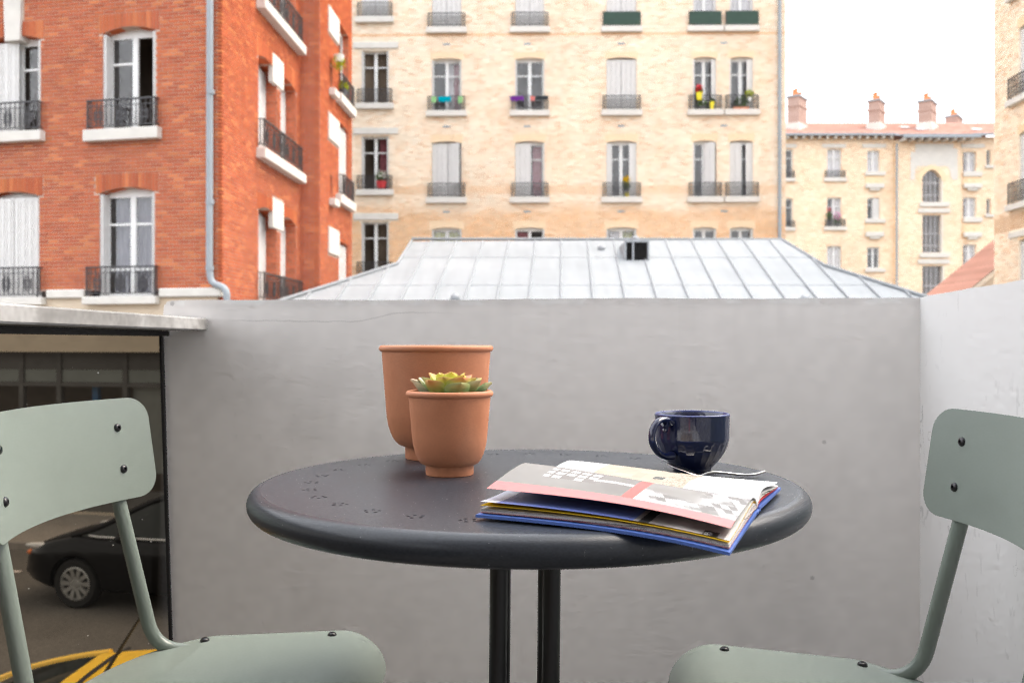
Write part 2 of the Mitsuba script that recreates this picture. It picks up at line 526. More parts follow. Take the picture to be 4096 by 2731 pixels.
# ------------------------------------------------------------------ street
GZ = -2.48
asphalt = diffuse('m_asphalt', proc(lambda p, n, uv: mix((0.11, 0.1, 0.09), (0.17, 0.155, 0.14), fbm(p.x * 1.3, p.y * 1.3, 0, 4)) * (0.8 + 0.4 * noise(p.x * 60, p.y * 60, 0))))
paving = diffuse('m_paving', proc(lambda p, n, uv: mix((0.26, 0.23, 0.2), (0.34, 0.3, 0.26), fbm(p.x * 2, p.y * 2, 0)) * (0.85 + 0.3 * noise(p.x * 40, p.y * 40, 0))))
paint_m = diffuse('m_road_paint', tint((0.6, 0.52, 0.48), 0.2, 20))
tag(put('street', (np.array([[-250, -250, GZ], [250, -250, GZ], [250, 250, GZ], [-250, 250, GZ]], float), np.array([[0, 1, 2, 3]])), asphalt), 'worn asphalt street below the balcony', kind='structure')

RF = Fac((-5.30, 16.8), (.978, -.208))
RS = Fac((-5.30, 16.8), (.042, .999))
PF = Fac((-5.08, 22.07), (1, 0))
PS = Fac((-4.608, 22.07), (.042, .999))
BG = Fac((-5.66, 32.5), (1, -.017))
FW = Fac((17, 58), (1, 0))
RB = Fac((14.26, 27.2), (-.035, -.999))
HB = Fac((9.0, -0.9), (-1, 0))

mb = MB().box(-14, 0.9, -2.3, 0.34, GZ - 0.3, GZ + 0.13, 0.02)
tag(put('pavement', RF.w(mb), paving), 'raised pavement along the red brick building', kind='structure')
mb = MB()
for u in (-9.4, -5.6, -1.8):
    mb.add(*[np.array([[u, -3.6, GZ + .004], [u + 0.55, -3.6, GZ + .004], [u + 0.55, -3.5, GZ + .004], [u, -3.5, GZ + .004]]), np.array([[0, 1, 2, 3]])])
tag(put('road_marking', RF.w(mb), paint_m), 'faded parking bay marks on the asphalt', kind='structure')

# ------------------------------------------------------------------ red brick building
red_cols = [(0.455, 0.13, 0.06), (0.40, 0.108, 0.056), (0.53, 0.178, 0.078), (0.43, 0.118, 0.058)]
red_w = [0, 0.25, 0.12, 0.25]
for nm, fc in (('m_brick_rf', RF), ('m_brick_rs', RS), ('m_brick_pf', PF), ('m_brick_ps', PS)):
    brick_mat(nm, fc, 0.22, 0.068, red_cols, red_w)
arch_red = brick_mat('m_brick_arch', RF, 0.0694, 3.0, red_cols, red_w)
brick_mat('m_brick_arch_side', RS, 0.0694, 3.0, red_cols, red_w)
slabs = {f: slab_mat(n, f, (0.52, 0.38, 0.31), (0.48, 0.12, 0.052), 0.068) for n, f in (('m_slab_rf', RF), ('m_slab_rs', RS), ('m_slab_pf', PF), ('m_slab_ps', PS))}
b = thing('red_brick_building', 'tall red brick apartment building with white stone sills and black iron window railings', 'building')
base = dict(rise=0.1, band=0.27, bandx=0.08, below=0.0)
opA = dict(u0=-5.0, u1=-3.8, z0=4.93, z1=6.80, **base)
opB = dict(u0=-2.46, u1=-1.35, z0=4.88, z1=6.80, **base)
opC = dict(u0=-5.05, u1=-3.83, z0=1.76, z1=3.80, **base)
opD = dict(u0=-2.53, u1=-1.37, z0=1.76, z1=3.80, **base)
opE = dict(u0=-5.0, u1=-3.8, z0=7.98, z1=9.85, **base)
opF = dict(u0=-2.46, u1=-1.35, z0=7.98, z1=9.85, **base)
ops = [opA, opB, opC, opD, opE, opF]
wk = wall_slab(b + '__front_wall', RF, -9.5, -0.075, 1.88, 13.5, ops, slabs[RF], 0.006, 0.35)
brickwork(wk, RF, -6.2, 0.0, 1.9, 11.0, ops, 0.22, 0.068, 0.011, 'm_brick_rf', 300, (-2.0, 4.2), arch_m=arch_red,
          solid=((-4.60, -4.16, 6.74, 7.9),), seed=3)
window(RF, b, opA, shut=((0.0, 0.56),), rail=(-5.09, -3.74), fold=(1,), sill_u=(-5.2, -3.68), rail_h=0.56)
window(RF, b, opB, rail=(-2.70, -1.26), open_leaf=True, sill_u=(-2.77, -1.21), sill_h=0.22, rail_h=0.55)
window(RF, b, opC, shut=((0.0, 0.5), (0.5, 1.0)), rail=(-5.15, -3.75), fold=False, sill_u=(-5.2, -3.66), sill_h=0.15, rail_h=0.58)
window(RF, b, opD, rail=(-2.72, -1.27), sill_u=(-2.79, -1.25), sill_h=0.15, cur=((0.1, 0.9, curtain_grey),), rail_h=0.56, bars=2)
window(RF, b, opE, rail=(-5.09, -3.74), sill_u=(-5.2, -3.68)); window(RF, b, opF, rail=(-2.70, -1.26), sill_u=(-2.77, -1.21))
key = extr(sg.Polygon([(-4.545, 6.69), (-4.215, 6.69), (-4.175, 7.86), (-4.585, 7.86)]), -0.06, 0.2)
put(b + '__keystone', RF.w(key), stone_m)
# string course and stone base
for a, c in ((-9.5, -5.25), (-3.62, -2.8), (-1.24, 0.04)):
    mb = MB().box(a, c, -0.09, 0.2, 1.735, 1.9, 0.02)
    put(b + '__string_course', RF.w(mb), stone_m)
cream = diffuse('m_cream_wall', tint((0.62, 0.52, 0.40), 0.12, 3))
shop = dict(u0=-8.6, u1=-1.0, z0=GZ + 0.13, z1=0.72)
wall_slab(b + '__base_wall', RF, -9.5, -0.08, GZ, 1.73, [shop], cream, 0.0, 0.4)
sf = b + '__shopfront'
mb = MB()
fr = mat('m_shop_frame', tint((0.10, 0.095, 0.09), 0.2, 4), 0.5)
mb.box(-8.6, -1.0, 0.3, 0.36, 0.38, 0.72); mb.box(-8.6, -1.0, 0.28, 0.36, 0.05, 0.13); mb.box(-8.6, -1.0, 0.28, 0.36, GZ + 0.13, GZ + 0.55)
for u in (-7.9, -6.75, -5.6, -4.46, -3.62, -2.18, -1.15):
    mb.box(u - 0.05, u + 0.05, 0.27, 0.37, GZ + 0.14, 0.71)
put(sf, RF.w(mb), fr)
shop_panel = mat('m_shop_panel', tint((0.2, 0.215, 0.2), 0.15, 3), 0.35)
us = (-7.9, -6.75, -5.6, -4.46, -3.62, -2.18, -1.15)
for i in range(6):
    a, c = us[i] + 0.05, us[i + 1] - 0.05
    put(sf + '__panel', RF.w(MB().box(a, c, 0.31, 0.33, 0.135, 0.375)), shop_panel)
    q = np.array([[a, 0.325, GZ + .55], [c, 0.325, GZ + .55], [c, 0.325, 0.05], [a, 0.325, 0.05]])
    put(sf + '__pane', RF.w((q, np.array([[0, 1, 2, 3]]))), 'm_glass')
put(sf + '__blind', RF.w(MB().box(-2.1, -1.2, 0.42, 0.44, -1.6, 0.05)), shop_panel)
blue_m = mat('m_blue_pole', (0.03, 0.13, 0.3), 0.4)
put(sf + '__blue_pole', RF.w(MB().box(-3.05, -2.93, 0.5, 0.6, -2.2, 0.05)), blue_m)
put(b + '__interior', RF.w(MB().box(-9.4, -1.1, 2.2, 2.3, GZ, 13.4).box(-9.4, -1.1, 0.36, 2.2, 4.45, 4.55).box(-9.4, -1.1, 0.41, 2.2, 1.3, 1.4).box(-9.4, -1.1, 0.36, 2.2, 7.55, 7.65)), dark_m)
pk = pipe(RF, b + '__downpipe', [(-0.17, -0.1, 13), (-0.19, -0.1, 2.2), (-0.15, -0.1, 1.98), (0.16, -0.12, 1.88), (0.18, -0.12, 1.2)], 0.062, zinc_pipe, ((-0.17, -0.1, 5.45), (-0.18, -0.1, 3.45), (-0.185, -0.1, 2.25)))
# street-side face
sop = []
for z0 in (1.76, 4.9, 7.95):
    sop += [dict(u0=2.1, u1=3.4, z0=z0, z1=z0 + 1.98, **base), dict(u0=3.66, u1=4.9, z0=z0, z1=z0 + 1.98, **base)]
wk = wall_slab(b + '__side_wall', RS, 0.09, 5.35, 1.5, 13.5, sop, slabs[RS], 0.006, 0.35)
blocks = [(3.05, 3.86, z + 1.62, z + 2.26) for z in (1.76, 4.9, 7.95)]
brickwork(wk, RS, 0.0, 5.3, 1.5, 11.0, sop, 0.22, 0.068, 0.011, 'm_brick_rs', 0, solid=blocks, seed=4, arch_m='m_brick_arch_side')
jm = MB()
for o in sop:
    window(RS, b, o, shut=((0.0, 0.5), (0.5, 1.0)), fold=False, sill=False, depth=0.29, shv=0.24)
for z0 in (1.76, 4.9, 7.95):
    put(b + '__sill', RS.w(MB().box(1.95, 5.1, -0.2, 0.2, z0 - 0.24, z0 - 0.02, 0.015)), stone_m)
    railing(RS, b + '__railing', 2.0, 3.45, z0, z0 + 0.58, 0.14)
    railing(RS, b + '__railing', 3.47, 4.92, z0, z0 + 0.58, 0.14)
    mb = MB().box(3.05, 3.86, -0.018, 0.09, z0 + 1.62, z0 + 2.26, 0.01)
    put(b + '__stone_block', RS.w(mb), stone_m)
# projecting wing
wk = wall_slab(b + '__wing_front', PF, 0.0, 0.472, -1.0, 13.5, [], slabs[PF], 0.006, 0.35)
brickwork(wk, PF, 0.0, 0.47, 1.5, 11.0, [], 0.22, 0.068, 0.011, 'm_brick_pf', 0, seed=5)
pop = [dict(u0=1.95, u1=3.1, z0=z, z1=z + 1.95, rise=0.05, band=0.1, bandx=0.0) for z in (1.6, 4.72, 7.32)] + [dict(u0=0.98, u1=1.24, z0=z, z1=z + 0.6) for z in (4.5, 7.25)]
wk = wall_slab(b + '__wing_side', PS, 0.0, 3.56, -1.0, 13.5, pop, slabs[PS], 0.006, 0.35)
brickwork(wk, PS, 0.0, 3.55, 1.5, 11.0, pop, 0.22, 0.068, 0.011, 'm_brick_ps', 0, seed=6, solid=[(0.8, 1.9, z + 1.35, z + 2.05) for z in (1.75, 4.6, 7.25)])
for i, o in enumerate(pop[:3]):
    window(PS, b, o, shut=((0.0, 0.5), (0.5, 1.0)) if i < 2 else (), fold=False, sill_u=(1.56, 3.35), sill_h=0.24, rail=(1.85, 3.2), depth=0.16)
for o in pop[3:]:
    window(PS, b, o, fold=False, small=True, bars=False, sill_u=(0.86, 1.36), sill_h=0.18)
for z in (1.75, 4.6, 7.25):
    put(b + '__stone_block', PS.w(MB().box(0.8, 1.9, -0.04, 0.25, z + 1.37, z + 2.03, 0.01)), stone_m)
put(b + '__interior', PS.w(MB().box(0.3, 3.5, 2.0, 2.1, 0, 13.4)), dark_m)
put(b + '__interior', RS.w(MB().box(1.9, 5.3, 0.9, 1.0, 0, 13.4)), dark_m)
put(b + '__roof', (np.array([[-16, 18.6, 13.5], [-5.2, 16.6, 13.5], [-4.8, 25.6, 13.5], [-16, 26, 13.5]], float), np.array([[0, 1, 2, 3]])), zinc_pipe)

# ------------------------------------------------------------------ beige brick building
def beige_stain(c, u, z, col, row):
    low = 1 - smoothstep(5.35, 5.85, z + 0.5 * (fbm(u * 0.9, z * 2.0, 3.0) - 0.5))
    patch = smoothstep(0.52, 0.7, fbm(u * 0.55, z * 0.9, 8.0, 3)) * 0.4
    band = smoothstep(6.08, 6.12, z) * (1 - smoothstep(6.38, 6.42, z)) * 0.5 + smoothstep(11.66, 11.68, z) * (1 - smoothstep(11.76, 11.78, z)) * 0.8
    k = dr.clip(low * (0.55 + 0.45 * cell_rand(col, row, 3)) + patch * cell_rand(col + 5, row, 4) * 0.8 + band, 0, 1)
    return c * (1 - k) + mi.Color3f(0.70, 0.42, 0.22) * (0.85 + 0.3 * cell_rand(col, row, 7)) * k


bcols = [(0.79, 0.66, 0.515), (0.74, 0.56, 0.41), (0.82, 0.72, 0.59), (0.68, 0.48, 0.325)]
brick_mat('m_brick_bg', BG, 0.22, 0.06, bcols, [0, 0.16, 0.25, 0.05], beige_stain)
arch_beige = diffuse('m_arch_beige', tint((0.78, 0.60, 0.40), 0.15, 14))
b = thing('beige_brick_building', 'pale beige brick apartment block with rows of white windows at the back of the courtyard', 'building')
cols = dict(c1=(0.34, 1.31), c2=(2.83, 3.88), c3=(5.77, 6.80), c4=(8.98, 10.04), c5=(12.02, 12.83), c6=(13.30, 14.12))
W = []
for c, (u0, u1) in cols.items():
    for r in range(4):
        if c == 'c1':
            z0, z1, rise, band = 12.34 - 3.04 * r, 14.2 - 3.02 * r, 0.0, 0.0
        else:
            z0, z1, rise, band = (11.96, 9.03, 5.98, 2.93)[r], (13.85, 10.90, 7.97, 4.93)[r], 0.06, 0.2
        W.append((c, r, dict(u0=u0, u1=u1, z0=z0, z1=z1, rise=rise, band=band, bandx=0.06)))
ops = [w[2] for w in W]
lint = [(0.06, 1.65, o['z1'] + 0.06, o['z1'] + 0.3) for c, r, o in W if c == 'c1']
wk = wall_slab(b + '__wall', BG, -3.0, 15.26, GZ, 15.5, ops, mortar_beige, 0.006, 0.35)
brickwork(wk, BG, -1.0, 15.25, 3.2, 13.4, ops, 0.22, 0.06, 0.009, 'm_brick_bg', 300, (7.9, 8.6), solid=lint, seed=8, arch_m=arch_beige)
cfg = {('c1', 0): dict(shut=((0, .5), (.5, 1)), fold=False), ('c1', 1): dict(cur=((.02, .98, curtain_brown),)), ('c1', 2): dict(cur=((.62, .95, curtain_red),)), ('c1', 3): dict(cur=((.5, .98, curtain_brown),)),
       ('c2', 0): dict(shut=((0, .5), (.5, 1)), fold=False), ('c2', 1): dict(cur=((.72, .9, curtain_red), (.52, .72, curtain_white))), ('c2', 2): dict(shut=((0, .53), (.53, 1, .5)), fold=False), ('c2', 3): dict(cur=((.05, .95, curtain_green),)),
       ('c3', 0): dict(shut=((0, .5), (.5, 1)), fold=False), ('c3', 1): {}, ('c3', 2): dict(shut=((0, .53),), fold=(1,), cur=((.6, .9, curtain_red),)), ('c3', 3): dict(cur=((.05, .45, curtain_red),)),
       ('c4', 0): dict(shut=((0, .5), (.5, 1)), fold=False, screen=True), ('c4', 1): dict(shut=((0, .5), (.5, 1)), fold=False), ('c4', 2): dict(shut=((0, .2), (.74, 1)), fold=False), ('c4', 3): dict(cur=((.1, .45, curtain_white), (.55, .9, curtain_green))),
       ('c5', 0): dict(screen=True, cur=((.05, .95, curtain_white),)), ('c5', 1): dict(shut=((.78, 1),), fold=(0,)), ('c5', 2): dict(shut=((.5, 1, .5),), fold=(0,)), ('c5', 3): {},
       ('c6', 0): dict(screen=True, cur=((.05, .95, curtain_white),)), ('c6', 1): dict(shut=((.72, 1),), fold=(0,)), ('c6', 2): dict(shut=((0, .52), (.68, 1)), fold=False), ('c6', 3): {}}
wins = {}
for c, r, o in W:
    u0, u1 = o['u0'], o['u1']
    wide = 0.16 if c in ('c5', 'c6') else 0.13
    sl = (u0 - 0.19, u1 + 0.19) if c != 'c5' and c != 'c6' else ((11.81, 13.06) if c == 'c5' else (13.10, 14.32))
    wins[c, r] = window(BG, b, o, rail=(u0 - wide, u1 + wide), style='lattice', sill_u=sl, sill_h=0.2, rail_h=0.5, **cfg[c, r])
    if c == 'c1':
        put(b + '__lintel', BG.w(MB().box(0.06, 1.65, -0.06, 0.2, o['z1'] + 0.07, o['z1'] + 0.29, 0.01)), stone_m)
vm = MB()
for u in (3.35, 6.2, 9.5, 13.1):
    for z in (11.35, 8.45, 5.45):
        put(b + '__vent', BG.w(MB().box(u - 0.12, u + 0.12, -0.012, 0.01, z, z + 0.07)), zinc_pipe)
pipe(BG, b + '__downpipe', [(15.02, -0.1, 15), (15.02, -0.1, 2.5)], 0.062, zinc_pipe, ((15.02, -0.1, 11.7), (15.02, -0.1, 9.6), (15.02, -0.1, 7.4), (15.02, -0.1, 5.0)))
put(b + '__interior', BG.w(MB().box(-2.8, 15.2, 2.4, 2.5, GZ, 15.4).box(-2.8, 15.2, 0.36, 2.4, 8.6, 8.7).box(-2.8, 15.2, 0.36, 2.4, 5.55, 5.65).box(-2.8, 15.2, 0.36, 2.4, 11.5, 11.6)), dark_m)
put(b + '__end_wall', BG.w(MB().box(14.95, 15.25, 0.37, 11, GZ, 15.4)), mortar_beige)
put(b + '__roof', BG.w(MB().box(-3.0, 15.2, 0.4, 11, 15.41, 15.5)), zinc_pipe)

# ------------------------------------------------------------------ far wing with the tiled roof
brick_mat('m_brick_fw', FW, 0.22, 0.06, [(0.78, 0.61, 0.44), (0.73, 0.53, 0.36), (0.81, 0.67, 0.51), (0.66, 0.46, 0.30)], [0, 0.2, 0.25, 0.04])
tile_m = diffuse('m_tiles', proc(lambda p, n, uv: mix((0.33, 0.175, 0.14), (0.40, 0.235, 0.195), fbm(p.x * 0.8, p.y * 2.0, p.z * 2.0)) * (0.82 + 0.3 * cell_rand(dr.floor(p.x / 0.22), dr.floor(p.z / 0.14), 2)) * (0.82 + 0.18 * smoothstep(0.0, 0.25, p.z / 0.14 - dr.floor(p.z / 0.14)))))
b = thing('far_beige_building', 'distant beige brick building with a reddish tiled roof, brick chimneys and an arched stair window', 'building')
fo = {}
def fwin(n, u0, u1, z0, z1, **k): fo[n] = (dict(u0=u0, u1=u1, z0=z0, z1=z1, rise=k.pop('rise', 0.03)), k)
for i, z in enumerate((11.22, 8.15, 5.10)):
    fwin(f'W1{i}', 2.87, 3.78, z, z + 1.85, sill_u=(2.65, 4.08), sill_h=0.24, rail=(2.72, 3.98) if i < 2 else None, style='lattice', fold=False, cur=((.05, .95, curtain_white),) if i != 1 else ((.4, .95, curtain_white),), rail_h=0.45)
for i, z in enumerate((11.60, 8.62, 5.52)):
    fwin(f'W2{i}', 5.40, 6.19, z, z + 1.36, sill_u=(5.24, 6.50), sill_h=0.24, fold=False, shut=((.45, 1),) if i == 1 else (), cur=((.05, .95, curtain_white),) if i == 0 else ())
for i, z in enumerate((11.60, 8.72, 5.75)):
    fwin(f'W4{i}', 11.44, 12.27, z, z + 1.3, sill_u=(11.41, 12.58), sill_h=0.3, fold=False, cur=((.3, .95, curtain_white),))
for i, z in enumerate((12.0, 8.92)):
    fwin(f'W5{i}', 12.92, 13.2, z, z + 1.0, sill_u=(12.8, 13.4), sill_h=0.18, fold=False, small=True, bars=False)
for i, z in enumerate((11.2, 8.1, 5.0)):
    fwin(f'W0{i}', 0.2, 0.72, z, z + 1.85, sill_u=(0.1, 0.85), sill_h=0.22, fold=False, rail=(0.15, 0.8), style='lattice', rail_h=0.45)
st = [dict(u0=8.76, u1=9.93, z0=9.65, z1=11.68, rise=0.5), dict(u0=8.76, u1=9.93, z0=6.47, z1=8.85), dict(u0=8.76, u1=10.0, z0=3.2, z1=5.66)]
ops = [v[0] for v in fo.values()] + st
fwall = diffuse('m_far_brick', scene['m_brick_fw']['bsdf']['reflectance'])
wk = wall_slab(b + '__wall', FW, -6, 7.1, GZ, 13.8, [o for o in ops if o['u1'] < 7.2], 'm_brick_fw', 0.0, 0.3)
wall_slab(b + '__stair_wall', FW, 7.1, 11.15, GZ, 13.55, st, 'm_brick_fw', -0.28, 0.1)
wall_slab(b + '__wall', FW, 11.15, 16, GZ, 13.8, [o for o in ops if o['u0'] > 11.2], 'm_brick_fw', 0.0, 0.3)
for n, (o, k) in fo.items():
    window(FW, b, o, depth=0.15, **k)
gm = mat('m_stair_frame', (0.42, 0.4, 0.4), 0.5)
for o in st:
    k = uniq(b + '__stair_window')
    p = opening_poly(o)
    hole = MB()
    fp = p
    for i in range(4):
        a = o['u0'] + 0.05 + i * (o['u1'] - o['u0'] - 0.05) / 4
        for c, d in ((o['z0'] + 0.5, o['z0'] + 1.2), (o['z0'] + 1.26, o['z1'] + 1), (o['z0'] + 0.05, o['z0'] + 0.44)):
            fp = fp.difference(sg.box(a, c, a + (o['u1'] - o['u0']) / 4 - 0.06, min(d, o['z1'] - 0.05)))
    scene[k] = mikit.ply(FW.w(extr(fp, -0.1, -0.05)), gm)
    q = np.array([[o['u0'], -0.07, o['z0']], [o['u1'], -0.07, o['z0']], [o['u1'], -0.07, o['z1']], [o['u0'], -0.07, o['z1']]])
    put(k + '__pane', FW.w((q, np.array([[0, 1, 2, 3]]))), 'm_glass')
    sur = p.buffer(0.1, join_style=2).difference(p).intersection(sg.box(o['u1'] - 0.01, 0, o['u1'] + 0.12, o['z1']))
    put(k + '__surround', FW.w(extr(sur, -0.3, -0.05)), stone_m)
    put(k + '__sill', FW.w(MB().box(8.54, 10.41, -0.44, -0.282, o['z0'] - 0.3, o['z0'] - 0.03, 0.02)), stone_m)
    if o['z0'] < 9:
        put(k + '__lintel', FW.w(MB().box(8.45, 10.45, -0.4, -0.282, o['z1'] + 0.12, o['z1'] + 0.4, 0.02)), stone_m)
arc = opening_poly(dict(st[0], z0=11.0)).buffer(0.3)
pan = sg.Polygon([(8.3, 13.3), (10.7, 13.3), (10.7, 13.0), (10.96, 13.0), (10.96, 11.05), (10.6, 11.05), (10.45, 11.7), (10.2, 12.0), (8.5, 12.0), (8.3, 11.7), (8.25, 11.05), (8.01, 11.05), (8.01, 12.8), (8.3, 12.8)]).union(sg.box(8.3, 11.9, 10.7, 13.0)).difference(arc)
put(b + '__plaster_panel', FW.w(extr(pan, -0.31, -0.282)), stone_m)
ring = arc.difference(opening_poly(dict(st[0], z0=10.0)).buffer(0.02)).intersection(sg.box(8, 11.0, 11, 13))
put(b + '__arch', FW.w(extr(ring, -0.33, -0.05)), arch_beige)
for u0, zs in ((5.26, (10.45, 7.40)), (11.41, (10.45, 7.38))):
    for z in zs:
        put(b + '__corbel', FW.w(MB().box(u0, u0 + 1.13, -0.25, -0.003, z + 0.1, z + 0.4, 0.03).box(u0 + 0.25, u0 + 0.9, -0.2, -0.003, z - 0.05, z + 0.1, 0.03)), stone_m)
        put(b + '__brick_panel', FW.w(MB().box(u0 + 0.03, u0 + 1.1, -0.06, -0.003, z + 0.41, z + 0.9, 0.01).box(u0 + 0.2, u0 + 0.4, -0.1, -0.05, z + 0.5, z + 0.75, 0.02).box(u0 + 0.65, u0 + 0.85, -0.1, -0.05, z + 0.5, z + 0.75, 0.02)), arch_beige)
for u0, z in ((2.55, 13.11), (5.09, 13.11), (11.3, 13.1)):
    put(b + '__lintel', FW.w(MB().box(u0, u0 + 1.5, -0.06, 0.1, z, z + 0.25, 0.01)), stone_m)
put(b + '__lintel', FW.w(MB().box(0.0, 0.95, -0.06, 0.1, 13.11, 13.36, 0.01)), stone_m)
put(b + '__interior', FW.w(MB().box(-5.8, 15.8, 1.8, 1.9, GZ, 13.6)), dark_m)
pipe(FW, b + '__downpipe', [(7.12, -0.36, 13.3), (7.12, -0.36, 3)], 0.06, zinc_pipe, ((7.12, -0.36, 8.0),))
rf = b + '__roof'
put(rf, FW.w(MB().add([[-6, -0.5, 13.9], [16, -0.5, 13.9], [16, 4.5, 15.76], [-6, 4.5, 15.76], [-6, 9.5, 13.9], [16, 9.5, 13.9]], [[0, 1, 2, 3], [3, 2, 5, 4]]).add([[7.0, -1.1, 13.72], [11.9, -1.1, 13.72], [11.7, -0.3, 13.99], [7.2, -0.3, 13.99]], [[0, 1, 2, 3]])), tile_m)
gut = MB().box(-6, 6.9, -0.62, -0.5, 13.78, 13.92).box(11.85, 16, -0.62, -0.5, 13.78, 13.92)
gut.add([[6.9, -0.62, 13.78], [7.3, -1.2, 13.55], [7.3, -1.1, 13.75], [6.9, -0.5, 13.92]], [[0, 1, 2, 3]]).box(7.2, 12.0, -1.22, -1.1, 13.52, 13.74)
put(b + '__gutter', FW.w(gut), zinc_pipe)
for i in range(26):
    u = -5.8 + i * 0.5
    if u < 6.8:
        put(b + '__rafter_end', FW.w(MB().box(u, u + 0.12, -0.5, -0.002, 13.62, 13.78)), stone_m)
for i in range(9):
    put(b + '__rafter_end', FW.w(MB().box(7.3 + i * 0.52, 7.42 + i * 0.52, -1.08, -0.284, 13.4, 13.55)), stone_m)
chim_m = diffuse('m_chimney', proc(lambda p, n, uv: mix((0.38, 0.26, 0.215), (0.45, 0.335, 0.29), cell_rand(dr.floor(p.x / 0.2) + dr.floor(p.y / 0.2), dr.floor(p.z / 0.07), 3))))
pot_m = diffuse('m_chimney_pot', tint((0.62, 0.25, 0.12), 0.15, 4))
for u, y, zt, w, l in ((1.67, 2.2, 16.75, 0.75, 1.5), (6.78, 2.0, 16.45, 0.7, 1.3), (10.1, 2.0, 16.4, 0.8, 1.5), (14.0, 6.5, 16.5, 0.8, 1.6)):
    F = Fac(FW.o + np.array([u, y]), (0.8, -0.6))
    k = put(b + '__chimney', F.w(MB().box(-w / 2, w / 2, -l / 2, l / 2, 13.9, zt).box(-w / 2 - 0.05, w / 2 + 0.05, -l / 2 - 0.05, l / 2 + 0.05, zt - 0.62, zt - 0.5)), chim_m)
    put(k + '__cap', F.w(MB().box(-w / 2 - 0.08, w / 2 + 0.08, -l / 2 - 0.08, l / 2 + 0.08, zt + 0.002, zt + 0.1)), zinc_pipe)
    put(k + '__flashing', F.w(MB().box(-w / 2 - 0.09, w / 2 + 0.09, -l / 2 - 0.12, l / 2 + 0.09, 14.0, 15.05)), stone_m)
    for j in range(4):
        yy = -l / 2 + (j + 0.5) * l / 4
        h = (0.35, 0.5, 0.3, 0.42)[j]
        put(k + '__chimney_pot', F.w(lathe([(0.13, 0), (0.1, h), (0.13, h), (0.13, h + 0.05), (0.07, h + 0.05)], 10, (0, yy, zt + 0.1))), pot_m)
for u, y in ((8.4, 2.4), (9.0, 1.4), (12.6, 1.4)):
    put(b + '__skylight', FW.w((np.array([[u, y - 0.5, 14.14 + y * .372 - .186], [u + 0.55, y - 0.5, 14.14 + y * .372 - .186], [u + 0.55, y, 14.14 + y * .372], [u, y, 14.14 + y * .372]]), np.array([[0, 1, 2, 3]]))), white_paint)

# ------------------------------------------------------------------ building at the right edge
brick_mat('m_brick_rb', RB, 0.22, 0.06, bcols, [0, 0.2, 0.22, 0.06], lambda c, u, z, col, row: c * (1 - 0.6 * (smoothstep(4.05, 4.1, z) * (1 - smoothstep(4.5, 4.55, z)))) + mi.Color3f(0.5, 0.27, 0.12) * 0.6 * (smoothstep(4.05, 4.1, z) * (1 - smoothstep(4.5, 4.55, z))))
b = thing('right_beige_building', 'beige brick building with balconied windows, cut off by the right edge of the photo', 'building')
ro = [dict(u0=1.40, u1=2.5, z0=z0, z1=z0 + 1.98, rise=0.05, band=0.2, bandx=0.05) for z0 in (10.72, 7.74, 4.78, 1.8)]
wk = wall_slab(b + '__wall', RB, 0.0, 9.0, GZ, 15, ro, mortar_beige, 0.006, 0.35)
brickwork(wk, RB, 0.0, 3.2, 1.2, 14, ro, 0.22, 0.06, 0.009, 'm_brick_rb', 0, seed=9, arch_m=arch_beige, solid=[(0.91, 3.0, 3.82, 4.03)])
for o in ro:
    window(RB, b, o, rail=(1.12, 2.8), style='lattice', sill_u=(0.94, 2.95), sill_h=0.17, fold=False, shut=((0, .5), (.5, 1)), out=0.16, rail_h=0.6)
put(b + '__lintel', RB.w(MB().box(0.91, 3.0, -0.05, 0.2, 3.84, 4.01, 0.01)), stone_m)
put(b + '__end_wall', RB.w(MB().box(0.0, 0.3, 0.36, 9, GZ, 15)), 'm_brick_rb')
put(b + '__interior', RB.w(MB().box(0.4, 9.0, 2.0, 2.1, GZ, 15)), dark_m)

# small tiled roof between the wings
b = thing('gabled_outbuilding', 'small building with a steep reddish tiled roof tucked behind the parapet corner', 'building')
def gp(x): return 2.26 + EZ + .81 * (x - 15.61)
xs = (13.6, 17.6)
R = [[xs[0], 30, gp(xs[0])], [xs[1], 30, gp(xs[1])], [xs[1], 33.1, gp(xs[1])], [xs[0], 33.1, gp(xs[0])], [21.6, 30, gp(xs[0])], [21.6, 33.1, gp(xs[0])]]
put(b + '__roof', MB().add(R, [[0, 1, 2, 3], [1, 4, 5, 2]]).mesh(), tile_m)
wl = [[xs[0] + .3, gp(xs[0]) + .12], [xs[1], gp(xs[1]) - .12], [21.3, gp(xs[0]) + .12], [21.3, GZ], [xs[0] + .3, GZ]]
put(b + '__wall', extr(sg.Polygon(wl), 30.15, 32.9), stone_m)
put(b + '__bargeboard', MB().add([[xs[0], 29.98, gp(xs[0]) - .02], [xs[1], 29.98, gp(xs[1]) - .02], [xs[1], 29.98, gp(xs[1]) - .2], [xs[0], 29.98, gp(xs[0]) - .2]], [[0, 1, 2, 3]]).mesh(), stone_m)

# ------------------------------------------------------------------ zinc-roofed pavilion in the courtyard
zinc = mat('m_zinc_roof', proc(lambda p, n, uv: mix((0.225, 0.24, 0.252), (0.285, 0.30, 0.312), fbm(p.x * 0.7, p.y * 1.5, 0, 4)) * (0.94 + 0.12 * noise(p.x * 9, p.y * 1.2, 0))), 0.6, 0.3)
zinc2 = mat('m_zinc_seam', (0.27, 0.285, 0.30), 0.55, 0.4)
b = thing('zinc_roof_pavilion', 'low courtyard building with a pale grey standing seam zinc roof behind the parapet', 'building')


def zr(d): return EZ + 2.42 - .383 * (22 - d)


plan = sg.Polygon([(-2.385, 21.85), (6.45, 22.0), (6.78, 19.91), (8.07, 17.87), (9.0, 16.4), (-5.3, 16.4), (-4.38, 17.74), (-2.5, 20.04)])
rk = b + '__roof'
seam_x = [0.56 + 0.62 * k for k in range(-11, 16)]
dirx = 0.054


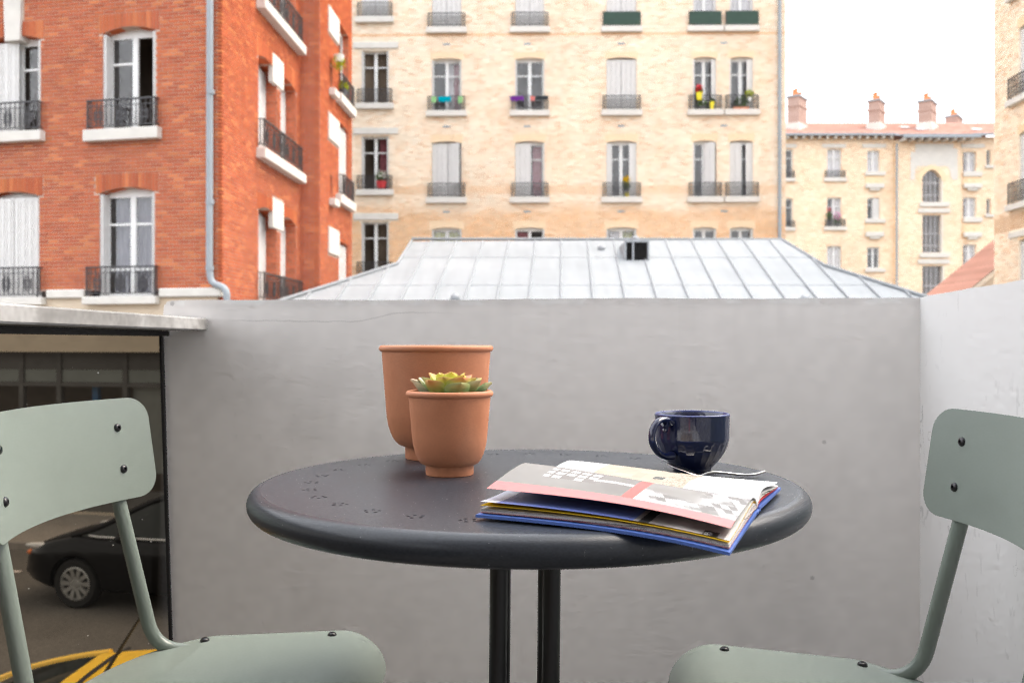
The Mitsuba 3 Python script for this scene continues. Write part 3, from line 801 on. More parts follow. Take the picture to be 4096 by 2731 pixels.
def sx(xr, d): return xr + dirx * (d - 22)


cuts = [16.4, 18.67, 20.56, 22.1]
tagged = []
for i in range(len(seam_x) - 1):
    for j in range(3):
        a, c, d0, d1 = seam_x[i] + 0.004, seam_x[i + 1] - 0.004, cuts[j] + (0.003 if j else 0), cuts[j + 1]
        q = sg.Polygon([(sx(a, d0), d0), (sx(c, d0), d0), (sx(c, d1), d1), (sx(a, d1), d1)]).intersection(plan)
        if q.is_empty or q.area < 0.03:
            continue
        v, f = extr(q, 0, 1)
        lift = 0.012 * (2 - j) + 0.003 * ((i * 7 + j * 3) % 5) / 5
        v2 = np.stack([v[:, 0], v[:, 2], zr(v[:, 2]) - 0.05 * v[:, 1] + 0.0 - 0.004 * (2 - j) + 0.006 * (j)], 1)
        put(rk + '__panel', (v2, f[:, ::-1]), zinc)
for xr in seam_x:
    line = sg.LineString([(sx(xr, 16.4), 16.4), (sx(xr, 22.1), 22.1)]).intersection(plan.buffer(-0.02))
    if line.is_empty or line.length < 0.2:
        continue
    (x0, d0), (x1, d1) = line.coords[0], line.coords[-1]
    r = 0.014
    v = [[x + s, d, zr(d) + h] for x, d in ((x0, d0), (x1, d1)) for s, h in ((-r, 0), (-r * .7, .045), (r * .7, .045), (r, 0))]
    put(rk + '__seam', (np.array(v), np.array([[0, 1, 5, 4], [1, 2, 6, 5], [2, 3, 7, 6], [0, 3, 2, 1], [4, 5, 6, 7]])), zinc2)
bk = lambda d: 44 - d
P3 = lambda x, d: [x, d, zr(d if d <= 22 else bk(d)) - 0.06]
mb = MB()
for s, A, B, C, E_ in ((-1, (-2.385, 21.85), (-2.5, 20.04), (-4.38, 17.74), (-5.3, 16.4)), (1, (6.45, 22.0), (6.78, 19.91), (8.07, 17.87), (9.0, 16.4))):
    pts = [P3(*B), P3(*C), P3(*E_), P3(E_[0], bk(E_[1])), P3(C[0], bk(C[1])), P3(B[0], bk(B[1]))]
    mb.add(pts, [[0, 1, 4, 5], [1, 2, 3, 4]])
    mb.add([P3(*A), P3(*B), P3(B[0], bk(B[1])), P3(A[0], bk(A[1]))], [[0, 1, 2, 3]])
bp = [(-2.385, 22.15), (6.45, 22.15), (6.78, 24.09), (8.07, 26.13), (9.0, 27.6), (-5.3, 27.6), (-4.38, 26.26), (-2.5, 23.96)]
m = trimesh.creation.extrude_polygon(sg.Polygon(bp), 1, engine='earcut')
mb.add(np.stack([m.vertices[:, 0], m.vertices[:, 1], np.array([zr(bk(d)) for d in m.vertices[:, 1]]) - 0.05 * m.vertices[:, 2]], 1), m.faces)
put(rk + '__back_slope', mb.mesh(), zinc)
for pa, pb, w in (((-2.385, 21.85), (-2.5, 20.04), .05), ((-2.5, 20.04), (-4.38, 17.74), .06), ((-4.38, 17.74), (-5.3, 16.4), .06), ((6.45, 22.0), (6.78, 19.91), .05), ((6.78, 19.91), (8.07, 17.87), .06), ((8.07, 17.87), (9.0, 16.4), .06), ((-2.4, 22.0), (6.47, 22.15), .06)):
    p = np.array([[*pa, zr(min(pa[1], 22)) + 0.05], [*pb, zr(min(pb[1], 22)) + 0.05]])
    put(rk + '__ridge_cap', tube(p - [0, 0, .02], w * .6, 8), zinc)
put(b + '__wall', MB().box(-4.6, 8.3, 16.9, 27.2, GZ, zr(16.4) - 0.1).mesh(), cream)
louv = mat('m_louvre', (0.02, 0.019, 0.018), 0.5)
k = put(b + '__roof_vent', MB().box(2.49, 3.04, 20.42, 21.6, EZ + 1.6, EZ + 2.2).mesh(), zinc2)
mb = MB().box(2.49, 3.04, 20.33, 20.42, EZ + 1.68, EZ + 1.78, .01).box(2.49, 3.04, 20.33, 20.42, EZ + 2.19, EZ + 2.24, .01)
for x in (2.49, 2.66, 3.0):
    mb.box(x, x + 0.04, 20.34, 20.42, EZ + 1.78, EZ + 2.19)
put(k + '__frame', mb.mesh(), zinc2)
mb = MB()
for i in range(14):
    z = EZ + 1.79 + i * 0.0285
    mb.add([[2.5, 20.36, z], [3.03, 20.36, z], [3.03, 20.415, z + .03], [2.5, 20.415, z + .03]], [[0, 1, 2, 3]])
put(k + '__louvre', mb.mesh(), louv)
for x, d in ((2.06, 21.2), (-1.1, 17.85), (5.65, 17.75), (2.95, 22.0)):
    s = trimesh.creation.icosphere(3, 0.09)
    v = s.vertices * [1, 1.4, 1.0]
    put(b + '__vent_cowl', (v + [x, d, zr(d) + 0.02], s.faces), zinc2, True)

# ------------------------------------------------------------------ the home building behind the camera
b = thing('home_building', 'rendered facade of the home that the balcony belongs to, behind the viewer', 'building')
render_m = diffuse('m_render', tint((0.24, 0.235, 0.23), 0.1, 2))
ho = [dict(u0=8.2, u1=9.7, z0=0.02, z1=2.3)] + [dict(u0=u, u1=u + 1.2, z0=z, z1=z + 2.0) for u in (6.2, 10.4) for z in (0.3, 3.4, 6.4)] + [dict(u0=8.3, u1=9.5, z0=z, z1=z + 2.0) for z in (3.4, 6.4)]
wall_slab(b + '__wall', HB, 5.4, 12.2, GZ, 10, ho, render_m, 0.0, 0.3)
for o in ho:
    window(HB, b, o, fold=False, sill=o['z0'] > 0.1)
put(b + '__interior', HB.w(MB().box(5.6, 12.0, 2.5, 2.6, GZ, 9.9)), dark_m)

# ------------------------------------------------------------------ cars
tyre_m = mat('m_tyre', (0.012, 0.012, 0.012), 0.8)
rim_m = mat('m_rim', (0.4, 0.4, 0.39), 0.35, 0.5, metallic=0.6)
carglass = mat('m_car_glass', (0.010, 0.013, 0.012), 0.06, 0.4)
chrome_m = mat('m_chrome', (0.75, 0.74, 0.72), 0.12, 0.5, metallic=1.0)
lamp_m = mat('m_lamp', (0.62, 0.6, 0.57), 0.1, 0.6)
amber_m = mat('m_amber', (0.7, 0.18, 0.04), 0.2)
plastic_m = mat('m_black_plastic', (0.02, 0.02, 0.021), 0.5)
black_car = mat('m_black_paint', (0.005, 0.005, 0.006), 0.16, 0.28)
yellow_car = mat('m_yellow_paint', (0.95, 0.56, 0.045), 0.25, 0.5, clearcoat=0.6, clearcoat_gloss=0.9)


from scipy.interpolate import PchipInterpolator


def car(key, origin, heading, L, W, prof, belt, roof_from, roof_to, wheels, wr, body):
    """prof: top outline (x from the nose, z); belt: (x, z) line under the windows."""
    h = np.array(heading, float); h /= np.linalg.norm(h)
    M = np.array([[-h[0], -h[1], 0, origin[0]], [-h[1], h[0], 0, origin[1]], [0, 0, 1, GZ], [0, 0, 0, 1]])
    if np.linalg.det(M[:3, :3]) < 0:
        M[:3, 1] *= -1
    px, pz = np.array(prof).T
    bx, bz = np.array(belt).T
    top = PchipInterpolator(px, pz)
    bel = lambda x: np.minimum(np.interp(x, bx, bz), top(x))
    wid = lambda x: W / 2 * (1 - 0.32 * np.clip(1 - x / 0.55, 0, 1) ** 2.2 - 0.2 * np.clip(1 - (L - x) / 0.5, 0, 1) ** 2)
    xs = np.r_[np.linspace(0, 0.6, 9), np.linspace(0.75, L - 0.6, 22), np.linspace(L - 0.5, L, 7)]
    rings = []
    for x in xs:
        w, zt, zb = wid(x), bel(x), 0.2 + 0.1 * np.clip(1 - x / 0.5, 0, 1)
        half = [(0, zb), (w * .8, zb), (w * .96, zb + .08), (w, zb + (zt - zb) * .4), (w * .985, zb + (zt - zb) * .75), (w * .95, zt - .05), (w * .88, zt), (w * .5, zt + .02), (0, zt + .03)]
        ring = half + [(-y, z) for y, z in half[-2:0:-1]]
        rings.append([(x, y, z) for y, z in ring])
    R = np.array(rings); n = R.shape[1]
    g = np.arange(R.shape[0] * n).reshape(-1, n)
    q = np.stack([g[:-1], np.roll(g[:-1], -1, 1), np.roll(g[1:], -1, 1), g[1:]], -1).reshape(-1, 4)
    v = np.vstack([R.reshape(-1, 3), R[0].mean(0), R[-1].mean(0)])
    i = np.arange(n); N = R.shape[0] * n
    f = np.vstack([q[:, [0, 1, 2]], q[:, [0, 2, 3]], np.stack([i, i * 0 + N, (i + 1) % n], 1), np.stack([N - n + i, N - n + (i + 1) % n, i * 0 + N + 1], 1)])
    body_m = trimesh.Trimesh(v, f, process=True); body_m.fix_normals()
    mf = manifold3d.Manifold(manifold3d.Mesh(np.asarray(body_m.vertices, np.float32), np.asarray(body_m.faces, np.uint32)))
    for x in wheels:
        for s in (-1, 1):
            c = manifold3d.Manifold.cylinder(0.5, wr + 0.05, wr + 0.05, 40).rotate([90, 0, 0]).translate([x, s * (W / 2 - 0.2) + 0.25, wr])
            mf = mf - c
    mm = mf.to_mesh()
    w_ = lambda m: (np.asarray(m[0]) @ M[:3, :3].T + M[:3, 3], m[1])
    put(key + '__body', w_((mm.vert_properties[:, :3], mm.tri_verts)), body, 35)
    # cabin glass
    gx = np.linspace(px[np.argmax(pz > bel(px) + 0.02)] - 0.12, min(L - 0.25, px[-3]), 26)
    G, RT = [], []
    for x in gx:
        zb, zt = bel(x) - 0.02, max(top(x), bel(x))
        t = np.clip((zt - zb) / 0.5, 0, 1)
        w0 = wid(x) * .9
        w1 = w0 - (0.9 * W / 2 - 0.58) * t
        G.append([(x, y, z) for y, z in ((-w0, zb), (-(w0 + w1) / 2 - .03 * t, (zb + zt) / 2), (-w1, zt - .05 * t), (-w1 * .75, zt - .008), (0, zt), (w1 * .75, zt - .008), (w1, zt - .05 * t), ((w0 + w1) / 2 + .03 * t, (zb + zt) / 2), (w0, zb))])
        RT.append([(x, y, z) for y, z in ((-w1 - .012, zt - .075), (-w1 - .012, zt - .045 * t), (-w1 * .75, zt + .004), (0, zt + .014), (w1 * .75, zt + .004), (w1 + .012, zt - .045 * t), (w1 + .012, zt - .075))])
    G, RT = np.array(G), np.array(RT)
    put(key + '__windows', w_(sheet(G)[:2]), carglass, 40)
    sel = (gx >= roof_from) & (gx <= roof_to)
    k = put(key + '__roof', w_(sheet(RT[sel])[:2]), body, 40)
    mb = MB()
    for s in (-1, 1):
        e = 0 if s < 0 else -1
        ed = G[:, 2 if s < 0 else 6]
        fr_ = (gx <= roof_from + 0.1); re = gx >= roof_to - 0.1
        mb.add(*tube(ed[fr_] + [0, 0.004 * s, 0], 0.035, 8)); mb.add(*tube(ed[re] + [0, 0.004 * s, 0], 0.05, 8))
        xm = (roof_from + roof_to) / 2
        j = int(np.argmin(abs(gx - xm)))
        mb.add(*tube(G[j][[0, 1, 2] if s < 0 else [8, 7, 6]] + [0, .004 * s, 0], 0.035, 8))
    put(key + '__pillar', w_(mb.mesh()), body, 40)
    for s in (-1, 1):
        ed = G[2:-3, 0 if s < 0 else 8] + [0, 0.012 * s, 0.035]
        put(key + '__window_trim', w_(tube(ed, 0.014, 8)), chrome_m, True)
        j = int(np.argmin(abs(gx - (roof_from - 0.35))))
        p = G[j, 0 if s < 0 else 8]
        sp = trimesh.creation.icosphere(2, 1.0)
        put(key + '__mirror', w_((sp.vertices * [.07, .1, .065] + p + [0.02, .14 * s, .06], sp.faces)), body, True)
        put(key + '__headlight', w_((sp.vertices * [.30, .05, .045] + [0.42, s * (wid(.42) - .10), bel(.42) - .06], sp.faces)), lamp_m, True)
        put(key + '__indicator', w_((sp.vertices * [.07, .05, .035] + [0.13, s * (wid(.13) - .07), bel(.13) - .06], sp.faces)), amber_m, True)
        for x in wheels:
            y = s * (W / 2 - 0.11)
            F = lambda m, y=y, s=s, x=x: w_((np.stack([np.asarray(m[0])[:, 0] + x, y + s * np.asarray(m[0])[:, 2], np.asarray(m[0])[:, 1] + wr], 1), m[1]))
            kk = put(key + '__wheel', F(lathe([(wr * .64, -.1), (wr * .9, -.1), (wr, -.06), (wr, .06), (wr * .92, .1), (wr * .7, .095), (wr * .64, .06)], 48)), tyre_m, 40)
            mb = MB()
            mb.add(*lathe([(wr * .66, .03), (wr * .68, .085), (wr * .62, .09), (wr * .58, .05)], 40))
            for q in range(10):
                a = q * 2 * math.pi / 10
                d, t = np.array([math.cos(a), math.sin(a), 0]), np.array([-math.sin(a), math.cos(a), 0])
                pts = [d * wr * r + t * wi * sg_ + np.array([0, 0, zz]) for r, wi, zz in ((.1, .02, .075), (.63, .030, .085)) for sg_ in (-1, 1)] + [d * wr * r + t * wi * sg_ + np.array([0, 0, .04]) for r, wi in ((.1, .02), (.63, .030)) for sg_ in (-1, 1)]
                hh = trimesh.convex.convex_hull(np.array(pts)); mb.tm(hh)
            mb.add(*lathe([(0.001, .085), (.05, .085), (.06, .07), (.06, .03)], 20))
            put(kk + '__rim', F(mb.mesh()), rim_m, 30)
            put(kk + '__hub', F(lathe([(0.001, .02), (wr * .6, .02)], 24)), plastic_m)
    return M, G, gx


t = thing('black_car', 'black hatchback with silver ten-spoke wheels parked across the street, seen through the tinted glass', 'car')
hd = np.array([-.978, .208])
fw = np.array([-5.55, 11.8])                      # front wheel, near side
side = np.array([hd[1], -hd[0]])                   # towards the camera is -y
near = side if side[1] < 0 else -side
org = fw + hd * 0.92 - near * 0.76
car(t, org, hd, 4.45, 1.745, [(0, .5), (.04, .62), (.2, .74), (.95, .95), (1.1, 1.0), (2.05, 1.45), (2.6, 1.49), (3.3, 1.42), (4.1, 1.14), (4.38, 1.0), (4.45, .6)],
    [(0, 2), (.9, .93), (1.2, .9), (2.2, .9), (3.4, .97), (4.1, 1.02), (4.45, 1.0)], 2.0, 3.4, (0.92, 3.62), 0.315, black_car)
t = thing('yellow_car', 'bright yellow car parked directly below the balcony, only its roof showing behind the left chair', 'car')
M, G, gx = car(t, (-4.33, 5.28), (-1, 0.0), 3.9, 1.72, [(0, .6), (.04, .75), (.3, .95), (.5, 1.02), (.93, 1.2), (1.35, 1.37), (1.75, 1.455), (2.3, 1.49), (3.0, 1.47), (3.55, 1.36), (3.8, 1.0), (3.9, .6)],
    [(0, 2), (.5, .98), (.9, .95), (2.4, .98), (3.6, 1.02), (3.9, 1.0)], 1.72, 3.5, (0.75, 3.2), 0.3, yellow_car)
w_ = lambda m: (np.asarray(m[0]) @ M[:3, :3].T + M[:3, 3], m[1])
put(t + '__antenna', w_(tube([(1.98, -.02, 1.46), (2.0, -.02, 1.50), (2.25, -.02, 1.9)], [.03, .012, .006], 8)), plastic_m, 40)
put(t + '__roof_strip', w_(tube([(1.9, -.56, 1.455), (1.9, -.3, 1.482), (1.9, 0, 1.490), (1.9, .3, 1.482), (1.9, .56, 1.455)], .014, 6, squash=(1.2, .6))), plastic_m, 40)

# ------------------------------------------------------------------ balcony shell
floor_m = diffuse('m_balcony_floor', tint((0.17, 0.165, 0.16), 0.12, 6))
tag(put('balcony_floor', MB().box(-0.92, 1.1, -0.9, 2.3, -0.22, 0.0).mesh(), floor_m), 'grey concrete balcony floor', kind='structure')


def plaster_bump(p, n, uv):
    a = p.x + p.y * 0.71
    wx, wz = fbm(a * 3, p.z * 3, 1.0, 2), fbm(a * 3, p.z * 3, 8.0, 2)
    big = fbm(a * 6 + wx * 2, p.z * 6 + wz * 2, 3.0, 4)
    trowel = dr.abs(fbm(a * 9 + wz * 3, p.z * 13 + wx * 3, 6.0, 3) - 0.5)
    ridge = smoothstep(0.035, 0.0, trowel) * smoothstep(0.5, 0.7, fbm(a * 4, p.z * 4, 12.0, 2)) * 0.35
    grain = fbm(a * 90, p.z * 90, 7.0, 2) * 0.14 + fbm(a * 260, p.z * 260, 1.0, 2) * 0.06
    d, s, w = voronoi(a * 6 + 13.3, p.z * 6 + 4.1)
    dd = d * (0.7 + 0.6 * noise(a * 60, p.z * 60, 3))
    pit = dr.select(w > 0.72, smoothstep(0.06, 0.015, dd) * dr.select(w > 0.85, -0.5, 0.8), 0.0)
    peel = fbm(a * 120, p.z * 120, 2.0, 2) * 0.45
    return big * 0.28 + ridge * 0.25 + grain + peel - pit * 0.7


def plaster_col(p, n, uv):
    a = p.x + p.y * 0.71
    d, s, w = voronoi(a * 3.3 + 3.3, p.z * 3.3 + 9.1)
    speck = dr.select(w > 0.7, smoothstep(0.02, 0.008, d * (0.6 + 0.8 * noise(a * 90, p.z * 90, 3))), 0.0)
    c = mix((0.80, 0.775, 0.757), (0.825, 0.802, 0.787), fbm(a * 2.2, p.z * 2.2, 1.0, 4))
    hair = smoothstep(0.0022, 0.0006, dr.abs(p.z - 0.965 - 0.018 * (fbm(p.x * 9, 0.0, 4.0, 4) - 0.5) - 0.02 * smoothstep(-0.35, -0.25, p.x))) * smoothstep(-0.66, -0.58, p.x) * smoothstep(-0.1, -0.25, p.x)
    damp = smoothstep(0.02, 0.0, 1.012 - p.z - 0.012 * fbm(a * 20, p.z * 20, 5.0, 3)) * 0.10
    drip = smoothstep(0.55, 0.8, fbm(a * 45, p.z * 1.2, 9.0, 3)) * smoothstep(0.82, 1.01, p.z) * 0.03
    smear = drip + hair * 0.16 + damp + smoothstep(0.55, 0.75, fbm(a * 5, p.z * 3.5, 31.0, 4)) * 0.07
    flake = smoothstep(0.012, 0.004, 1.0125 - p.z - 0.006 * fbm(a * 60, 1.0, 2.0, 2)) * smoothstep(0.5, 0.58, fbm(a * 26, p.z * 40, 14.0, 3))
    c = mix(c, (0.88, 0.88, 0.87), flake * 0.8)
    return c * (1 - 0.3 * speck - smear) * (0.97 + 0.06 * noise(a * 50, p.z * 50, 2))


def plaster(name, h, col):
    scene[name] = {'type': 'twosided', 'bsdf': {'type': 'bumpmap', 'tex': proc(plaster_bump, 1.5e-3), 'scale': h, 'bsdf': {'type': 'diffuse', 'reflectance': proc(col)}}}
    return name


pl1 = plaster('m_plaster', 0.0015, plaster_col)


def plaster_col2(p, n, uv):
    a = p.y
    line = fbm(a * 3.0 + 0.6 * fbm(a * 22, p.z * 22, 2.0, 2), p.z * 1.6, 5.0, 3)
    crack = smoothstep(0.0035, 0.001, dr.abs(line - 0.5)) * smoothstep(0.5, 0.6, fbm(a * 3 + 7, p.z * 3, 2.0))
    c = mix((0.63, 0.62, 0.61), (0.69, 0.682, 0.672), fbm(a * 3, p.z * 3, 1.0, 4))
    spot = smoothstep(0.68, 0.80, fbm(a * 48, p.z * 34, 4.0, 3)) * smoothstep(0.5, 0.66, fbm(a * 4, p.z * 4, 17.0, 2))
    return c * (1 - 0.30 * crack - 0.11 * spot)


pl2 = plaster('m_plaster_white', 0.0026, plaster_col2)
BW = Fac((-.7927, 2.09), (1.657, -.14))
g = np.random.default_rng(11)


def ragged(u0, u1, z1, amp, step=0.012):
    u = np.arange(u0, u1, step)
    n = meshkit.fbm(np.stack([u * 9, u * 0 + 3.3, u * 0], 1), 4) - 0.5
    return [(a, z1 + amp * 2 * q) for a, q in zip(u, n)]


WT = 1.0119
top = ragged(0.03, 1.8, WT, 0.0028, 0.006)
prof = [(0.034, -0.2), (0.0, WT - 0.03), (0.002, WT - 0.012), (0.010, WT - 0.002)] + top + [(1.8, -0.2)]
tag(put('balcony_wall', BW.w(extr(sg.Polygon(prof).buffer(0), 0.0, 0.14)), pl1), 'grey rendered parapet wall closing the far side of the balcony', 'wall')
RW = Fac((.8642 + .0006, 1.9475), (-.174, -.985))
top = ragged(-0.13, 3.0, WT, 0.003)
rw = Fac(RW.o, RW.d)
tag(put('balcony_wall', rw.w(extr(sg.Polygon([(-0.13, -0.2)] + top + [(3.0, -0.2)]).buffer(0), 0.0, 0.16)), pl2), 'bright white rendered parapet wall on the right with cracks and flaking paint', 'wall')
rail_m = diffuse('m_rail', proc(lambda p, n, uv: mix((0.25, 0.243, 0.235), (0.38, 0.373, 0.365), smoothstep(0.35, 0.65, fbm(p.y * 14, p.z * 26, p.x * 14, 4))) * (0.9 + 0.2 * noise(p.y * 120, p.z * 120, 3))))
t = thing('handrail', 'weathered pale grey flat coping rail on top of the tinted glass at the left', 'railing')
put(t + '__cap', bevel_box(-0.905, -0.688, -0.88, 2.0805, EZ + 0.0245, EZ + 0.052, 0.003), rail_m)
gasket = mat('m_gasket', (0.008, 0.008, 0.009), 0.6)
put(t + '__channel', MB().box(-0.812, -0.777, -0.86, 2.085, EZ + 0.012, EZ + 0.024).mesh(), gasket)
scene['m_tinted_glass'] = {'type': 'thindielectric', 'int_ior': 1.5, 'specular_transmittance': {'type': 'rgb', 'value': [0.275, 0.248, 0.205]}, 'specular_reflectance': {'type': 'rgb', 'value': [0.06, 0.06, 0.06]}}
t = thing('glass_panel', 'brown tinted glass balustrade panel under the coping rail, street and black car visible through it', 'balustrade')
put(t + '__pane', (np.array([[-.795, -.86, .03], [-.795, 2.2, .03], [-.795, 2.0825, EZ + .02], [-.795, -.86, EZ + .02]]), np.array([[0, 1, 2, 3]])), 'm_tinted_glass')
put(t + '__edge_seal', (np.array([[-.799, 2.08, EZ + .012], [-.793, 2.08, EZ + .012], [-.763, 2.08, .03], [-.769, 2.08, .03], [-.799, 2.1, EZ + .012], [-.793, 2.1, EZ + .012], [-.763, 2.1, .03], [-.769, 2.1, .03]]), np.array([[0, 1, 2, 3], [4, 7, 6, 5], [0, 3, 7, 4], [1, 5, 6, 2], [0, 4, 5, 1], [3, 2, 6, 7]])), gasket)
g = np.random.default_rng(5)
mb = MB()
for i in range(40):
    y, z, q = g.uniform(1.3, 2.06), g.uniform(.2, .9), 0.0003 + 0.0009 * g.random() ** 3
    h = q * g.choice([1, 1, 1, 2.5])
    mb.box(-.7948, -.7942, y - q * 2, y + q * 2, z - h, z + h)
tag(put(t + '__dust', mb.mesh(), white_paint), kind='stuff')
put(t + '__bottom_rail', MB().box(-.83, -.76, -.86, 2.08, 0.0, 0.035).mesh(), gasket)

# ------------------------------------------------------------------ round table
table_m = mat('m_table', proc(lambda p, n, uv: mi.Color3f(0.021, 0.0255, 0.034) * (0.75 + 0.5 * noise(p.x * 700, p.y * 700, p.z * 700)) + mi.Color3f(0.25) * smoothstep(0.975, 0.985, noise(p.x * 420, p.y * 420, 5))), 0.33, 0.45)
hole_m = diffuse('m_hole', (0.006, 0.006, 0.007))
TC = np.array([0.0204, 1.1894]); TZ = 0.74; TR = 0.35; rr = 0.0165
t = thing('round_table', 'round black powder-coated metal bistro table with a rolled rim and a ring of small holes', 'table')
disc = sg.Point(0, 0).buffer(TR - rr, 96)
holes = []
ngrp = 30
for i in range(ngrp):
    a = math.radians(208.5) + i * 2 * math.pi / ngrp
    c = np.array([math.cos(a), math.sin(a)]) * 0.276
    for q in range(5):
        b_ = a + q * 2 * math.pi / 5
        p = c + 0.0078 * np.array([math.cos(b_), math.sin(b_)])
        holes.append(sg.Point(*p).buffer(0.0022, 4))
from shapely import union_all
topm = trimesh.creation.extrude_polygon(disc.difference(union_all(holes)), 0.002, engine='earcut')
mb = MB().tm(topm)
a = np.linspace(np.pi / 2, -np.pi / 2, 24)
prof = [(TR - rr + rr * math.cos(x), 0.002 - rr + rr * math.sin(x)) for x in a] + [(TR - rr - 0.02, 0.002 - 2 * rr), (TR - rr - 0.022, 0.002 - 2 * rr + 0.002), (TR - rr - .002, -0.006)]
mv, mf_ = mb.mesh()
put(t + '__tabletop', (mv + [*TC, TZ - 0.002], mf_), table_m, 40)
put(t + '__rim', lathe([(TR - rr - 0.0002, 0.002)] + prof[0:], 160, (*TC, TZ - 0.002)), table_m, 50)
put(t + '__underside', MB().add(*lathe([(0.001, -0.008), (TR - rr - .001, -0.008)], 64, (*TC, TZ - 0.002))).mesh(), hole_m)
put(t + '__hub', lathe([(0.001, -0.035), (0.09, -0.035), (0.1, -0.03), (0.1, -0.009), (0.001, -0.009)], 40, (*TC, TZ - 0.002)), table_m, 40)
leg_m = mat('m_leg', (0.012, 0.012, 0.014), 0.35, 0.5)
for x, y in ((-.0159, 1.158), (.0505, 1.152), (.0466, 1.222), (-.0118, 1.226)):
    foot = np.array([x, y]) + (np.array([x, y]) - [0.0173, 1.19]) * 6.5
    put(t + '__leg', tube(rounded([(x, y, TZ - 0.03), (x - 0.006, y, 0.06), (foot[0], foot[1], 0.013), (foot[0] + (foot[0] - x) * .4, foot[1] + (foot[1] - y) * .4, 0.013)], 0.05), 0.0112, 18), leg_m, 40)

# ------------------------------------------------------------------ chairs
sage = mat('m_sage', proc(lambda p, n, uv: mi.Color3f(0.18, 0.212, 0.188) * (0.97 + 0.06 * noise(p.x * 500, p.y * 500, p.z * 500)) * (1 - 0.06 * smoothstep(0.5, 0.8, fbm(p.x * 10, p.y * 10, p.z * 10, 4)))), 0.33, 0.5)
sage_t = mat('m_sage_tube', (0.165, 0.196, 0.174), 0.18, 0.5)
screw_m = mat('m_screw', (0.012, 0.012, 0.014), 0.25, 0.5)


def back_x(y, z): return y * y / 0.9 - 0.149 ** 2 / 0.9 - (z - 0.7225) * 0.14


def chair(key, mid, fwd, ds, db):
    u = np.array([*fwd, 0.0]); u /= np.linalg.norm(u)
    l = np.array([-u[1], u[0], 0.0])
    w = lambda v: np.asarray(mid + (0,))[None] + np.asarray(v)[:, :1] * u + np.asarray(v)[:, 1:2] * l + (np.asarray(v)[:, 2:3] + np.interp(np.asarray(v)[:, 2:3], [0.02, .3, .46, .72, .79], [0, ds, ds, db, db])) * [0, 0, 1]
    W_ = lambda m: (w(m[0]), m[1])
    # backrest
    zlo, zhi, H, r = 0.676, 0.832, 0.207, 0.034
    tt = (1 - np.cos(np.linspace(0, np.pi, 40))) / 2
    zz = zlo + (zhi - zlo) * tt
    ss = np.sin(np.linspace(-np.pi / 2, np.pi / 2, 49))
    P = np.zeros((40, 49, 3))
    for i, z in enumerate(zz):
        d = max(0, r - min(z - zlo, zhi - z))
        hw = H - r + math.sqrt(max(0, r * r - d * d))
        y = ss * hw
        P[i] = np.stack([back_x(y, z), y, np.full(49, z)], 1)
    P = P[:, ::-1]
    put(key + '__backrest', W_(thick_sheet(P, 0.0035)), sage, 50)
    # seat
    S = np.r_[np.linspace(0.0, 0.03, 8), np.linspace(0.04, 0.115, 8), np.linspace(0.12, 0.135, 8), np.linspace(0.15, 0.32, 8), np.linspace(0.325, 0.325 + 0.075 * 1.45, 16)]
    P = np.zeros((len(S), 41, 3))
    for i, s in enumerate(S):
        if s > 0.325:
            ph = (s - 0.325) / 0.075
            x, z = 0.325 + 0.075 * math.sin(ph), 0.45 - 0.075 * (1 - math.cos(ph))
        else:
            x = s
            k = np.clip(0.128 - s, 0, None)
            z = 0.45 - 0.16 * (math.sqrt(k * k + 0.005 ** 2) - 0.005)
        hw = 0.198 + 0.217 * (min(x, 0.33) - 0.121)
        if x < 0.14:
            hw *= max(0.02, 1 - ((0.14 - x) / 0.1402) ** 2.6) ** (1 / 2.6)
        e = 0.325 + 0.075 * 1.45 - s
        if e < 0.035:
            hw -= 0.035 - math.sqrt(max(0, 0.035 ** 2 - (0.035 - e) ** 2))
        y = np.sin(np.linspace(-np.pi / 2, np.pi / 2, 41)) * hw
        P[i] = np.stack([np.full(41, x), y, np.full(41, z)], 1)
    put(key + '__seat', W_(thick_sheet(P, 0.003)), sage, 40)
    for s in (1, -1):
        p = rounded([(-.034, s * .1445, .812), (-.018, s * .147, .7225), (.047, s * .160, .4375), (.30, s * .2145, .4375), (.372, s * .228, .4375), (.395, s * .25, .012)], [0, .2, .06, .1, .05, 0], 10)
        put(key + '__side_tube', W_(tube(resample(p, 0.008), 0.0107, 16)), sage_t, True)
        p = rounded([(.16, s * .17, .425), (.05, s * .18, .40), (-.06, s * .225, .012)], .05, 8)
        put(key + '__rear_leg', W_(tube(resample(p, 0.01), 0.0107, 14)), sage_t, True)
        dome = [(0.0001, 0.0012), (0.0024, 0.0012), (0.0027, 0.0042), (0.0045, 0.004), (0.0062, 0.0026), (0.0072, 0.0006), (0.0072, -0.002)]
        for x, y in ((.121, .175), (.3145, .217)):
            put(key + '__seat_screw', W_(lathe(dome, 20, (x, s * y, .4517))), screw_m, 40)
        for z in (.7225, .787):
            y = s * .149 if z < .75 else s * .1475
            n = np.array([1, -2 * y / 0.9, 0.14]); n /= np.linalg.norm(n)
            e1 = np.cross(n, [0, 0, 1]); e1 /= np.linalg.norm(e1); e2 = np.cross(n, e1)
            v, f = lathe(dome, 20)
            v = v * 0.92
            c = np.array([back_x(y, z), y, z]) + n * 0.0017
            put(key + '__back_screw', W_((c + v[:, :1] * e1 + v[:, 1:2] * -e2 + v[:, 2:3] * n, f)), screw_m, 40)
    for x, y in ((.12, .17), (.33, .21)):
        put(key + '__cross_bar', W_(tube([(x, -y, .437), (x, y, .437)], .008, 12)), sage_t, True)
    return key


chair(thing('metal_chair', 'sage green metal chair on the left, its back against the tinted glass', 'chair', 'metal chairs at the round table'), (-.620, 1.29), (.997, -.075), -.0055, -.003)
chair(thing('metal_chair', 'sage green metal chair on the right, in front of the bright white wall', 'chair', 'metal chairs at the round table'), (.611, 1.158), (-.992, .127), -.006, -.0105)

